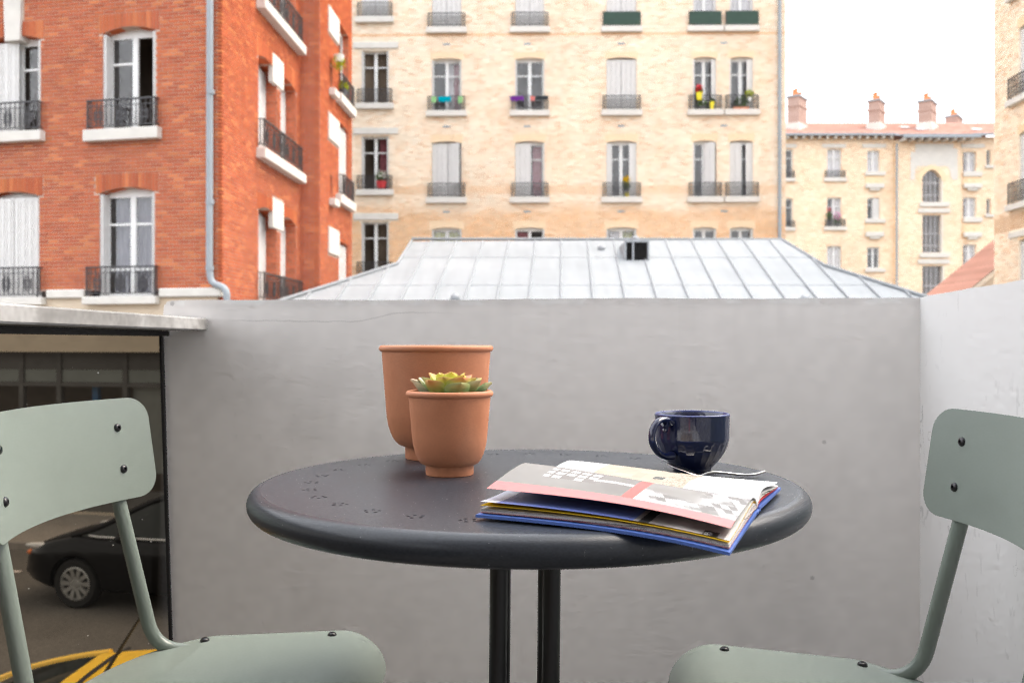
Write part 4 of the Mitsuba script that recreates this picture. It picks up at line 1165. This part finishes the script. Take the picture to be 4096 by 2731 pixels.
# ------------------------------------------------------------------ terracotta pots
terra = diffuse('m_terracotta', proc(lambda p, n, uv: mix(mix((0.43, 0.165, 0.082), (0.49, 0.20, 0.105), fbm(p.x * 25, p.y * 25, p.z * 25, 3)), (0.62, 0.42, 0.32), 0.07 * smoothstep(0.52, 0.75, fbm(p.x * 18, p.y * 18, p.z * 9, 4))) * (0.93 + 0.14 * noise(p.x * 900, p.y * 900, p.z * 900))))
terra = mat('m_terracotta', scene['m_terracotta']['bsdf']['reflectance'], 0.55, 0.35)


def pot_profile(H, R, Rb, rf, hf, lip, wall, round_h):
    """Cup-shaped pot on a ring foot: from the foot's centre up the outside, over the lip and down inside."""
    p = [(0.001, 0.003), (rf - .006, 0.003), (rf - .004, 0.0), (rf - .001, 0.0), (rf, 0.001), (rf, hf - .002), (rf + .0005, hf)]
    x0 = rf + 0.002
    Rt = R - lip * .75
    for z in np.r_[hf + round_h * (np.linspace(0, 1, 26)[1:] ** 2.0), np.linspace(hf + round_h, H - lip * 2.1, 9)[1:]]:
        k = min(1.0, (z - hf) / round_h)
        full = Rb + (Rt - Rb) * (z - hf - round_h) / (H - hf - round_h)
        p.append((x0 + (full - x0) * (1 - (1 - k) ** 2.15) ** (1 / 2.15), z))
    for a in np.linspace(-np.pi / 2, np.pi / 2 + .6, 14):
        p.append((R - lip * .95 + lip * .95 * math.cos(a), H - lip + lip * math.sin(a)))
    p += [(Rb + .0005, H - lip), (Rb - wall, hf + round_h), (rf + .012, hf + round_h * .4), (rf - .008, hf + .012), (0.001, hf + .01)]
    return p


lp, ls = thing('plant_pot', 'large empty terracotta pot standing behind the small planted one', 'pot', 'terracotta pots on the table'), thing('plant_pot', 'small terracotta pot holding the succulent, in front of the large pot', 'pot', 'terracotta pots on the table')
for k, c, pr in ((lp, (-.1166, 1.4165), pot_profile(.1727, .0877, .0761, .0476, .0196, .0047, .003, .049)), (ls, (-.0840, 1.2395), pot_profile(.1130, .0589, .0506, .0323, .0142, .0042, .003, .038))):
    v, f = lathe(pr, 96, (*c, TZ))
    scene[k] = mikit.ply((v, f), terra, 50)
soil_m = diffuse('m_soil', tint((0.05, 0.035, 0.025), 0.5, 200))
put(ls + '__soil', lathe([(0.001, .101), (.03, .1005), (.0508, .099)], 40, (-.0840, 1.2395, TZ)), soil_m, True)

# ------------------------------------------------------------------ succulent
scene['m_leaf'] = {'type': 'twosided', 'bsdf': {'type': 'principled', 'base_color': {'type': 'mesh_attribute', 'name': 'vertex_color'}, 'roughness': 0.42, 'specular': 0.45, 'sheen': 0.4}}
t = thing('succulent', 'rosette succulent with plump green leaves and orange red tips', 'plant')
g = np.random.default_rng(21)
SC = np.array([-.0840, 1.2395, TZ + .103])
order = 28
for i in range(order):
    fr_ = i / (order - 1)                     # 0 outer, 1 centre
    az = i * 2.39996 + g.normal(0, .12)
    tr = np.interp(fr_, [0, .3, .55, .8, 1], [.0535, .046, .034, .019, .006]) * g.uniform(.94, 1.05)
    th = np.interp(fr_, [0, .3, .55, .8, 1], [.0215, .0245, .0290, .0325, .0330]) + g.normal(0, .0012)
    z0 = np.interp(fr_, [0, .5, 1], [-.008, .004, .014])
    r0 = np.interp(fr_, [0, .5, 1], [.021, .010, .003])
    Wd = np.interp(fr_, [0, .3, .55, .8, 1], [.0190, .0178, .0150, .0112, .0070]) * g.uniform(.92, 1.06)
    cv = 0.16
    L = math.hypot(tr - r0, th - z0)
    el = math.atan2(th - z0, tr - r0) - math.atan(cv)
    L = L / math.hypot(1, cv)
    ns, nt = 16, 13
    s = np.linspace(0, 1, ns)[:, None]; q = np.linspace(-1, 1, nt)[None, :]
    wdt = Wd * (0.46 + 0.54 * np.sin(np.pi * np.clip(s * 0.66, 0, 1))) * np.sqrt(np.clip(1 - (np.clip((s - .52) / .48, 0, 1)) ** 2.5, 0, 1))
    mucro = np.clip((s - .93) / .07, 0, 1)
    wdt = np.maximum(wdt, 0.0006 * (1 - 0 * s))
    wdt = wdt * (1 - mucro) + 0.0007 * mucro
    Lx = L * (s + 0.07 * np.clip((s - .93) / .07, 0, 1))
    cup = 0.38 * wdt * (q ** 2) + cv * L * s ** 2.2
    thk = (0.0032 * (1 - fr_) + 0.0018) * np.sqrt(np.clip(1 - (q * .999) ** 2, 0, 1)) * (1 - .55 * s ** 3)
    top_ = np.stack(np.broadcast_arrays(Lx + 0 * q, wdt * q, cup + thk * .35), -1)
    bot = np.stack(np.broadcast_arrays(Lx + 0 * q, wdt * q, cup - thk * .9), -1)
    v = np.vstack([top_.reshape(-1, 3), bot.reshape(-1, 3)])
    gi = np.arange(ns * nt).reshape(ns, nt); k = ns * nt
    qd = np.stack([gi[:-1, :-1], gi[1:, :-1], gi[1:, 1:], gi[:-1, 1:]], -1).reshape(-1, 4)
    rim = np.r_[gi[:-1, 0], gi[-1, :-1], gi[:0:-1, -1], gi[0, :0:-1]]; nx = np.roll(rim, -1)
    f = np.vstack([qd, qd[:, ::-1] + k, np.stack([rim, rim + k, nx + k, nx], 1)])
    f = np.vstack([f[:, [0, 1, 2]], f[:, [0, 2, 3]]])
    ce, se, ca, sa = math.cos(el), math.sin(el), math.cos(az), math.sin(az)
    x, y, z = v.T
    xr, zr_ = r0 + x * ce - z * se, x * se + z * ce
    V = np.stack([xr * ca - y * sa, xr * sa + y * ca, zr_ + z0], 1) + SC
    sv = np.r_[np.broadcast_to(s, (ns, nt)).ravel(), np.broadcast_to(s, (ns, nt)).ravel()]
    qv = np.r_[np.broadcast_to(q, (ns, nt)).ravel(), np.broadcast_to(q, (ns, nt)).ravel()]
    bottom = np.r_[np.zeros(k), np.ones(k)]
    green = np.array([0.36, 0.46, 0.09]) * (.6 + .4 * fr_) + np.array([-0.06, 0.02, 0.07]) * (1 - fr_) * g.uniform(.6, 1.6)
    if g.random() < .25:
        green = np.array([0.33, 0.42, 0.32])
    lime = np.array([0.60, 0.60, 0.06])
    tipc = np.array([0.55, 0.17, 0.07]) if g.random() < .75 else np.array([0.5, 0.2, 0.17])
    amt = g.uniform(.3, .95)
    e = np.clip(np.maximum((sv - .6) / .4, (np.abs(qv) - .75) * 2.2 * sv), 0, 1) ** 1.2 * amt
    C = green * (1 - .7 * bottom[:, None] * fr_) + lime * (.7 * bottom[:, None] * fr_)
    C = C * (1 - e[:, None]) + tipc * e[:, None]
    put(t + '__leaf', (V, f), 'm_leaf', True, color=np.clip(C * 1.18, 0.01, .9))

# ------------------------------------------------------------------ mug
navy = mat('m_navy_glaze', (0.0022, 0.0065, 0.037), 0.04, 0.6, clearcoat=1.0, clearcoat_gloss=0.97)
MC = (0.2499, 1.2766)
MR = 0.0526
def mput(k, m, *a, **kw):
    c = np.array([*MC, TZ])
    return put(k, ((np.asarray(m[0]) - c) * .975 + c, m[1]), *a, **kw)


t = thing('mug', 'glossy navy blue cup with a fluted lower half, handle turned left', 'mug')
out = [(0.0235, 0.0012), (0.025, 0.0), (0.0262, 0.001), (0.0268, 0.0035)]
from scipy.interpolate import PchipInterpolator as _P
mug_r = _P([.0035, .0061, .0148, .0235, .0322, .040, .047, .06], [.0268, .0288, .0367, .0432, .0479, .0505, .0517, .0521])
for z in np.linspace(0.005, 0.046, 40):
    k = (z - .005) / .041
    out.append((float(mug_r(z)), z))
for z in np.linspace(0.047, 0.0795, 16):
    out.append((0.0517 + (MR - 0.0517) * (z - .047) / .0325, z))
NF = 26


def flute(R, Z, A):
    x = ((A * NF / (2 * np.pi)) % 1) * 2 - 1
    ztop = 0.0425 - 0.0042 * x ** 2
    m_ = np.clip((ztop - Z) / 0.004, 0, 1) * np.clip((Z - 0.006) / 0.008, 0, 1)
    m_ = m_ * m_ * (3 - 2 * m_)
    return R - m_ * 0.0007 * (1 - np.abs(x) ** 2.5) * (R / 0.05)


v, f = lathe(out, NF * 12, (*MC, TZ), flute)
mput(t + '__body', (v, f), navy, True)
mput(t + '__inside', lathe([(MR - .0006, 0.0795), (MR - .0035, 0.0795), (MR - .0042, .074), (.047, .045), (.03, .012), (.001, .008)], 80, (*MC, TZ)), navy, True)
rim_b = mat('m_rim_glaze', (0.06, 0.075, 0.19), 0.12, 0.5)
mput(t + '__rim', lathe([(MR - .0002, .0788), (MR + .0002, .0802), (MR - .0006, .0814), (MR - .0018, .0818), (MR - .003, .0812), (MR - .0034, .079)], 100, (*MC, TZ)), rim_b, True)
hd_ = np.array([-.731, -.682])
hp = [(MR - .003, .071), (MR + .010, .0755), (MR + .024, .0745), (MR + .036, .064), (MR + .0385, .050), (MR + .031, .037), (MR + .018, .028), (MR + .004, .0245), (MR - .006, .0255)]
H3 = smooth_curve([(MC[0] + hd_[0] * r, MC[1] + hd_[1] * r, TZ + z) for r, z in hp], 60)
rad = np.interp(np.linspace(0, 1, 60), [0, .08, .2, .5, .85, 1], [.0080, .0055, .0048, .0045, .0048, .0072])
mput(t + '__handle', tube(H3, rad, 20, squash=(1.12, .85)), navy, True)
H4 = smooth_curve([(MC[0] + hd_[0] * r, MC[1] + hd_[1] * r, TZ + z) for r, z in ((MR + .012, .0715), (MR + .0085, .066), (MR + .009, .0615), (MR + .013, .0605))], 16)
mput(t + '__handle_curl', tube(H4, np.linspace(.0052, .003, 16), 14), navy, True)

# ------------------------------------------------------------------ teaspoon
steel = mat('m_steel', (0.62, 0.60, 0.57), 0.16, 0.5, metallic=1.0)
sp_pts = [(0.2066, 1.222, 0.7567), (0.2215, 1.218, 0.7515), (0.2378, 1.213, 0.7453), (0.2475, 1.21, 0.7422), (0.2557, 1.211, 0.745), (0.2663, 1.212, 0.7465), (0.2835, 1.212, 0.7454), (0.3033, 1.211, 0.7435), (0.3174, 1.21, 0.744), (0.3269, 1.209, 0.7464), (0.3326, 1.209, 0.7484)]
P = smooth_curve(sp_pts, 70)
q = np.linspace(0, 1, 70)
wd = np.interp(q, [0, .05, .14, .24, .32, .36, .5, .75, .92, 1], [.004, .0095, .0140, .0115, .0045, .0026, .0026, .0036, .0046, .0034])
tk = np.interp(q, [0, .1, .3, .4, 1], [.0013, .0014, .0018, .0020, .0016])
t = thing('teaspoon', 'small steel teaspoon lying beside the foot of the navy cup', 'spoon')
put(t + '__spoon', tube(P, 1.0, 20, squash=(wd, tk)), steel, True)
scene[t] = scene.pop(t + '__spoon')

# ------------------------------------------------------------------ open book
BS = np.array([.2531, .948, .7435])          # right end of the spine, on the table
BA = np.array([-.908, .418, 0.0]); BA /= np.linalg.norm(BA)
BB = np.array([.418, .908, 0.0]); BB /= np.linalg.norm(BB)
BL = 0.249


def bk_pt(tl, c, h):
    """Book point: tl along the spine from its right end, c across (towards the camera negative), h above the cover."""
    tl, c, h = np.broadcast_arrays(np.asarray(tl, float), np.asarray(c, float), np.asarray(h, float))
    droop = -0.0135 * np.clip(-c / .145, 0, 1.1) * np.clip(1 - tl / BL, 0, 1.02) ** 3
    return BS + tl[..., None] * BA + c[..., None] * BB + (h + droop)[..., None] * np.array([0, 0, 1.0])


def page(key, left, right, m, t0=0.0004, t1=BL - 0.0006, n=40, nt=24, wob=0.0, seed=0, side=-1):
    """A leaf: cross-sections (list of (c, h)) at its left and right end, blended along the spine."""
    def cs(p):
        p = np.array([(0, x[0], x[1]) for x in p], float)
        return smooth_curve(p, n)[:, 1:]
    Lc, Rc = cs(left), cs(right)
    tt = np.linspace(0, 1, nt)
    P = []
    for a in tt:
        w = a * a * (3 - 2 * a) * .5 + a * .5
        C = Rc * (1 - w) + Lc * w
        h = C[:, 1] + wob * np.sin(a * 5 + seed) * (np.arange(n) / n) ** 2
        P.append(bk_pt(t0 + (t1 - t0) * a, side * C[:, 0], h))
    v, f, uv = sheet(np.array(P))
    return put(key, (v, f), m, True, uv=uv)


cover_m = mat('m_cover_blue', tint((0.075, 0.145, 0.44), 0.06, 30), 0.35, 0.5)
paper = diffuse('m_paper', (0.58, 0.58, 0.59))
yellow_p = diffuse('m_paper_yellow', (0.72, 0.45, 0.03))


def pic_flip(p, n, uv):
    """Print of the turning leaf: two grey photographs, salmon margin and bar (uv.x along the spine, uv.y away from it)."""
    x, y = uv.x, uv.y
    grey = mix((0.23, 0.215, 0.205), (0.34, 0.325, 0.31), noise(x * 4, y * 3, 2))
    # left photograph: ceiling with a gridded skylight
    gx, gy = x * 20, y * 11
    cell = (gx - dr.floor(gx) > 0.22) & (gy - dr.floor(gy) > 0.3) & (cell_rand(dr.floor(gx), dr.floor(gy), 4) > 0.25)
    win = (x > 0.60) & (x < 0.84) & (y > 0.36) & (y < 0.64)
    lp_ = dr.select(win, dr.select(cell, mi.Color3f(0.66), mi.Color3f(0.25, 0.23, 0.22)), grey)
    arcd = dr.abs(y - (0.52 + 2.2 * dr.square(x - 0.50)))
    lp_ = dr.select((arcd < 0.03) & (x < 0.62), mi.Color3f(0.62, 0.61, 0.6), lp_)
    # right photograph: bright cluttered room
    sx_, sy_ = x + 0.25 * y, y - 0.15 * x
    v = 0.45 * cell_rand(dr.floor(sx_ * 30), dr.floor(sy_ * 11), 3) + 0.3 * cell_rand(dr.floor(sx_ * 15 + 0.4), dr.floor(sy_ * 6 + 0.3), 5) + 0.25 * noise(x * 26, y * 14, 2)
    rp = mix((0.22, 0.21, 0.205), (0.62, 0.62, 0.63), smoothstep(0.30, 0.56, v))
    ceil_ = smoothstep(0.13, 0.20, x) * (1 - smoothstep(0.50, 0.58, y - 0.5 * (0.4 - x)))
    rp = rp * (1 - ceil_) + mix((0.30, 0.285, 0.27), (0.38, 0.37, 0.36), noise(x * 12, y * 6, 7)) * ceil_
    pic = dr.select(x > 0.44, lp_, rp)
    bar = (x > 0.40) & (x < 0.45)
    low = y > 0.84
    white = y < 0.10
    c = dr.select(low | bar, mi.Color3f(0.80, 0.14, 0.12), pic)
    c = dr.select(low, mi.Color3f(0.84, 0.25, 0.25), c)
    return dr.select(white, mi.Color3f(0.6), c) * 0.68


def pic_far(p, n, uv):
    x, y = uv.x, uv.y
    c = mix((0.46, 0.375, 0.28), (0.54, 0.47, 0.375), cell_rand(dr.floor(x * 20), dr.floor(y * 9), 3))
    fine = (noise(x * 160, y * 60, 4) > 0.6) & (x < 0.44) & (x > 0.34)
    c = dr.select(fine, c * 0.75, c)
    dk = (cell_rand(dr.floor(x * 20), dr.floor(y * 9), 8) > 0.955)
    c = dr.select(dk, mi.Color3f(0.10, 0.10, 0.09), c)
    inside = (x > 0.33) & (x < 0.79) & (y > 0.14) & (y < 0.93)
    return dr.select(inside, c * 0.85, mi.Color3f(0.60, 0.61, 0.62))


def pic_blue(p, n, uv):
    x, y = uv.x, uv.y
    blue = mix((0.09, 0.13, 0.36), (0.16, 0.2, 0.45), noise(x * 3, y * 3, 1))
    ph = mix((0.2, 0.18, 0.17), (0.55, 0.52, 0.5), noise(x * 16, y * 8, 4))
    ph = dr.select((x > 0.30) & (x < 0.34) & (y > .6), mi.Color3f(0.04), ph)
    c = dr.select(x < 0.36, ph, blue)
    c = dr.select(x < 0.02, mi.Color3f(0.8), c)
    tab = (x > 0.045) & (x < 0.10) & (y > 0.90)
    c = dr.select(tab, mi.Color3f(0.02), c)
    return dr.select(x > 0.93, mi.Color3f(0.62, 0.63, 0.74), c)


def pic_stack(p, n, uv):
    k = cell_rand(dr.floor(p.z * 2600), 1, 2)
    c = mix((0.62, 0.6, 0.58), (0.16, 0.14, 0.15), smoothstep(0.45, 0.75, k))
    return c


scene['m_flip'] = {'type': 'twosided', 'bsdf': {'type': 'roughplastic', 'alpha': 0.25, 'diffuse_reflectance': proc(pic_flip)}}
scene['m_far_page'] = {'type': 'twosided', 'bsdf': {'type': 'roughplastic', 'alpha': 0.3, 'diffuse_reflectance': proc(pic_far)}}
scene['m_blue_page'] = {'type': 'twosided', 'bsdf': {'type': 'roughplastic', 'alpha': 0.25, 'diffuse_reflectance': proc(pic_blue)}}
stack_m = diffuse('m_stack', proc(pic_stack))
red_p = diffuse('m_endpaper', (0.6, 0.07, 0.1))
t = thing('open_book', 'open hardback book with blue covers lying on the table, leaves fanned and one turning', 'book')


def board(key, c0, c1, h0, h1, m):
    tt, cc = np.linspace(-0.0012, BL + .002, 12), np.linspace(c0, c1, 8)
    P = bk_pt(tt[:, None], cc[None, :], (h0 + h1) / 2)
    return put(key, thick_sheet(P, h1 - h0), m, 40)


board(t + '__cover', -0.147, -0.006, -0.0005, 0.0026, cover_m)
board(t + '__cover', 0.006, 0.148, 0.0005, 0.0036, cover_m)
cs = [(c, 0.0005 + 0.0012 * math.cos(c / .0075 * np.pi / 2)) for c in np.linspace(-.0075, .0075, 9)]
P = np.stack([bk_pt(np.linspace(-.002, BL + .002, 10), c, h) for c, h in cs], 1)
put(t + '__spine', thick_sheet(P, 0.002), cover_m, 40)
# near half: block of closed leaves as a few sections, then loose leaves
for i, (h, hm) in enumerate(((0.0040, .0060), (0.0052, .0082), (0.0064, .0105), (0.0076, .0125))):
    pr = [(0.001, 0.003), (0.010, hm * .8 + .001), (0.024, hm), (0.05, (hm + h) * .52), (0.09, h + .0006), (0.1415, h)]
    page(t + '__leaf', pr, pr, (red_p, paper, paper, paper)[i], seed=i)
cc = np.array([0.0, 0.010, 0.024, 0.05, 0.09, 0.1405])
lo = np.array([0.0030, 0.0042, 0.0045, 0.0045, 0.0040, 0.0034]); hi = np.array([0.0032, 0.0108, 0.0122, 0.0104, 0.0079, 0.0072])
cq = np.linspace(0, .1405, 26)
from scipy.interpolate import PchipInterpolator
lo_, hi_ = PchipInterpolator(cc, lo)(cq), PchipInterpolator(cc, hi)(cq)
tq = np.linspace(0.0006, BL - .0008, 10)
A_ = bk_pt(tq[:, None], -cq[None], hi_[None]); B_ = bk_pt(tq[:, None], -cq[None], lo_[None])
mq, nq = len(tq), len(cq); gi = np.arange(mq * nq).reshape(mq, nq)
qd = np.stack([gi[:-1, :-1], gi[1:, :-1], gi[1:, 1:], gi[:-1, 1:]], -1).reshape(-1, 4)
rim = np.r_[gi[:-1, 0], gi[-1, :-1], gi[:0:-1, -1], gi[0, :0:-1]]; nx = np.roll(rim, -1); kq = mq * nq
put(t + '__page_block', (np.vstack([A_.reshape(-1, 3), B_.reshape(-1, 3)]), np.vstack([qd, qd[:, ::-1] + kq, np.stack([rim, rim + kq, nx + kq, nx], 1)])), stack_m, 30)
page(t + '__leaf', [(0.001, .004), (.012, .0135), (.03, .0165), (.06, .0150), (.10, .0120), (.1425, .0112)], [(0.001, .004), (.012, .0135), (.03, .0155), (.06, .0140), (.10, .0112), (.1425, .0098)], yellow_p)
page(t + '__leaf', [(0.001, .0042), (.012, .0150), (.03, .0188), (.06, .0180), (.10, .0155), (.1415, .0150)], [(0.001, .0042), (.012, .0142), (.03, .0163), (.06, .0148), (.10, .0120), (.1410, .0108)], 'm_blue_page')
page(t + '__leaf', [(0.001, .0045), (.006, .022), (.020, .0375), (.045, .0400), (.085, .0345), (.128, .0270)], [(0.001, .0045), (.012, .0165), (.030, .0205), (.060, .0215), (.10, .0215), (.136, .0205)], 'm_flip', wob=.001)
tag(t + '__leaf_006', 'printed leaf caught in mid turn with a salmon margin')
# far half
pr = [(0.001, 0.003), (0.012, .0125), (0.03, .0155), (0.06, .0140), (0.10, .0095), (0.140, .0075)]
page(t + '__leaf', [(0.001, .004), (.012, .0150), (.035, .0215), (.075, .0260), (.110, .0265), (.138, .0185)], [(0.001, .004), (.010, .0135), (.028, .0175), (.055, .0172), (.085, .0145), (.136, .0115)], 'm_far_page', side=1)
for i, k in enumerate((.78, .55, .3)):
    pq = [(c, 0.0036 + (h - .0036) * k + .0004) for c, h in pr]
    page(t + '__leaf', pq, pq, (paper, stack_m, red_p)[i], side=1, seed=i)
# page number on the black tab
txt = meshkit.text_mesh('95', 0.0062, 0.0002)
v = txt.vertices - txt.bounds.mean(0)
Rc = 0.0108
v3 = np.array([bk_pt(0.0205 + a[1] * 1.0, -(0.1365 - a[0] * 0.9), .0109 + .0003) for a in v])
put(t + '__page_number', (v3, txt.faces), white_paint)

# ------------------------------------------------------------------ things on the window ledges
pot_y = mat('m_pot_yellow', (0.72, 0.62, 0.02), 0.4)
pot_r = mat('m_pot_red', (0.45, 0.03, 0.035), 0.4)
pot_t = mat('m_pot_orange', (0.5, 0.18, 0.08), 0.5)
pot_g = mat('m_pot_grey', (0.10, 0.10, 0.11), 0.5)
pot_w = mat('m_pot_white', (0.7, 0.7, 0.68), 0.5)
leaf_g = diffuse('m_leaf_green', tint((0.07, 0.12, 0.03), 0.4, 20))
leaf_y = diffuse('m_leaf_yellow', tint((0.36, 0.40, 0.03), 0.3, 20))
fl_r = diffuse('m_flower_red', (0.6, 0.03, 0.05))
fl_p = diffuse('m_flower_pink', (0.66, 0.12, 0.38))
fl_w = diffuse('m_flower_white', (0.75, 0.72, 0.66))
fl_y = diffuse('m_flower_yellow', (0.75, 0.5, 0.03))


def tuft(c, r, n, size, seed, sq=(1, 1, 1)):
    g = np.random.default_rng(seed)
    p = g.normal(size=(n, 3)); p /= np.linalg.norm(p, axis=1, keepdims=True)
    p = p * (r * g.random((n, 1)) ** .4) * sq + c
    a, b = g.normal(size=(2, n, 3))
    a /= np.linalg.norm(a, axis=1, keepdims=True); b -= a * (a * b).sum(1, keepdims=True); b /= np.linalg.norm(b, axis=1, keepdims=True)
    s = size * g.uniform(.6, 1.3, (n, 1))
    v = np.stack([p - a * s, p + b * s * .45, p + a * s, p - b * s * .45], 1).reshape(-1, 3)
    return v, (np.arange(n) * 4)[:, None] + [[0, 1, 2, 3]]


def ledge_plant(fac, u, z, label, pm, h, r, fm=None, fr=.15, lr=.16, lz=.15, box=None, group=None, lm=None, seed=1, out=.1, nf=60):
    k = thing('potted_plant', label, 'plant', 'plants on the window ledges')
    if box:
        put(k + '__planter', fac.w(MB().box(u - box / 2, u + box / 2, -out - .07, -out + .07, z, z + h, .01)), pm)
        sq = (box / 2 / lr, .5, 1)
    else:
        put(k + '__pot', fac.w(lathe([(.001, 0), (r * .72, 0), (r, h), (r + .008, h), (r + .008, h - .02), (r - .012, h - .02), (.001, h - .03)], 20, (u, -out, z))), pm, 40)
        sq = (1, .8, 1)
    tag(put(k + '__leaves', fac.w(tuft((u, -out, z + h + lz * .6), lr, 160, .045, seed, sq)), lm or leaf_g), kind='stuff')
    if fm:
        tag(put(k + '__flowers', fac.w(tuft((u, -out - .02, z + h + lz), fr, nf, .04, seed + 5, sq)), fm), kind='stuff')
    return k


ledge_plant(BG, 12.2, 9.33, 'yellow pot of red flowers hooked on the upper right window railing of the beige building', pot_y, .26, .11, fl_r, .17, .15, .12, out=.2, seed=3, nf=120)
ledge_plant(BG, 12.66, 9.02, 'squat yellow pot beside the red flowers, low behind the same railing', pot_y, .27, .10, None, lr=.12, lz=.02, out=.07, seed=4)
ledge_plant(BG, 12.32, 9.02, 'dark bushy plant below the red flowers on the beige building window ledge', pot_g, .12, .12, fl_w, .15, .22, .14, out=.06, seed=5, nf=14)
ledge_plant(BG, 13.68, 9.02, 'long orange planter with green plants on the rightmost window ledge of the beige building', pot_t, .09, .1, None, lr=.22, lz=.28, box=.55, out=.07, seed=6)
ledge_plant(BG, 13.98, 9.30, 'tall light green plant at the right end of the rightmost window ledge', pot_w, .14, .08, None, lr=.17, lz=.2, lm=leaf_y, out=.08, seed=7)
ledge_plant(BG, 1.06, 6.31, 'red pot with white flowers on the leftmost column window ledge', pot_r, .24, .19, fl_w, .2, .24, .22, out=.07, seed=8, nf=90)
ledge_plant(BG, 9.72, 6.02, 'yellow flowering plant in the half-shuttered middle window of the beige building', pot_y, .13, .09, fl_y, .17, .15, .45, out=-.12, seed=9, nf=120)
ledge_plant(FW, 3.45, 8.16, 'pink flowers spilling over a window ledge of the distant beige building', pot_g, .15, .14, fl_p, .3, .35, .5, out=.1, seed=10, nf=120)
ledge_plant(FW, 2.95, 8.16, 'dark red hanging flowers at the left of the same distant window', pot_g, .15, .12, fl_r, .2, .25, .9, out=.1, seed=11)
k = ledge_plant(PS, 1.1, 7.95, 'lime green plant in a white pot fixed to the side of the red brick building', pot_w, .16, .14, None, lr=.22, lz=-.3, lm=leaf_y, out=.2, seed=12)
ledge_plant(PS, 2.1, 7.36, 'small lime green plant behind the high railing of the red brick building', pot_g, .16, .12, None, lr=.18, lz=.15, lm=leaf_y, out=.08, seed=13)
teal = diffuse('m_cloth_teal', (0.0, 0.30, 0.38)); purple = diffuse('m_cloth_purple', (0.13, 0.03, 0.22)); charcoal = diffuse('m_cloth_charcoal', (0.035, 0.04, 0.045)); mint = diffuse('m_cloth_mint', (0.30, 0.55, 0.25)); redw = diffuse('m_cloth_red', (0.65, 0.2, 0.18))


def cloth(u0, u1, z0, z1, label, m, seed):
    g = np.random.default_rng(seed)
    U = np.linspace(u0, u1, 18)
    rows = [(-.145, z0), (-.152, (z0 + z1) / 2), (-.155, z1 - .01), (-.13, z1 + .012), (-.105, z1 - .01), (-.108, z0 + .05)]
    P = np.array([[(u, v - .012 * math.sin(i * 1.3 + j), z + (.02 * g.standard_normal() if j in (0, 5) else 0)) for j, (v, z) in enumerate(rows)] for i, u in enumerate(U)])
    vv, f, _ = sheet(P)
    k = thing('laundry', label, 'laundry', 'laundry hung over the window railings')
    scene[k] = mikit.ply(BG.w((vv, f)), m, True)


cloth(3.08, 3.52, 9.33, 9.515, 'teal cloth hung over a window railing of the beige building', teal, 1)
cloth(2.84, 3.0, 9.3, 9.515, 'pale green cloth on the railing left of the teal cloth', mint, 2)
cloth(3.77, 3.93, 9.28, 9.515, 'pale green cloth on the railing right of the teal cloth', mint, 3)
cloth(5.6, 6.08, 9.36, 9.515, 'purple cloth hung over a window railing of the beige building', purple, 4)
cloth(6.3, 6.46, 9.36, 9.515, 'small reddish cloth between the purple and the charcoal cloth', redw, 5)
cloth(6.5, 6.92, 9.38, 9.515, 'charcoal cloth at the right end of the railing with the purple cloth', charcoal, 6)
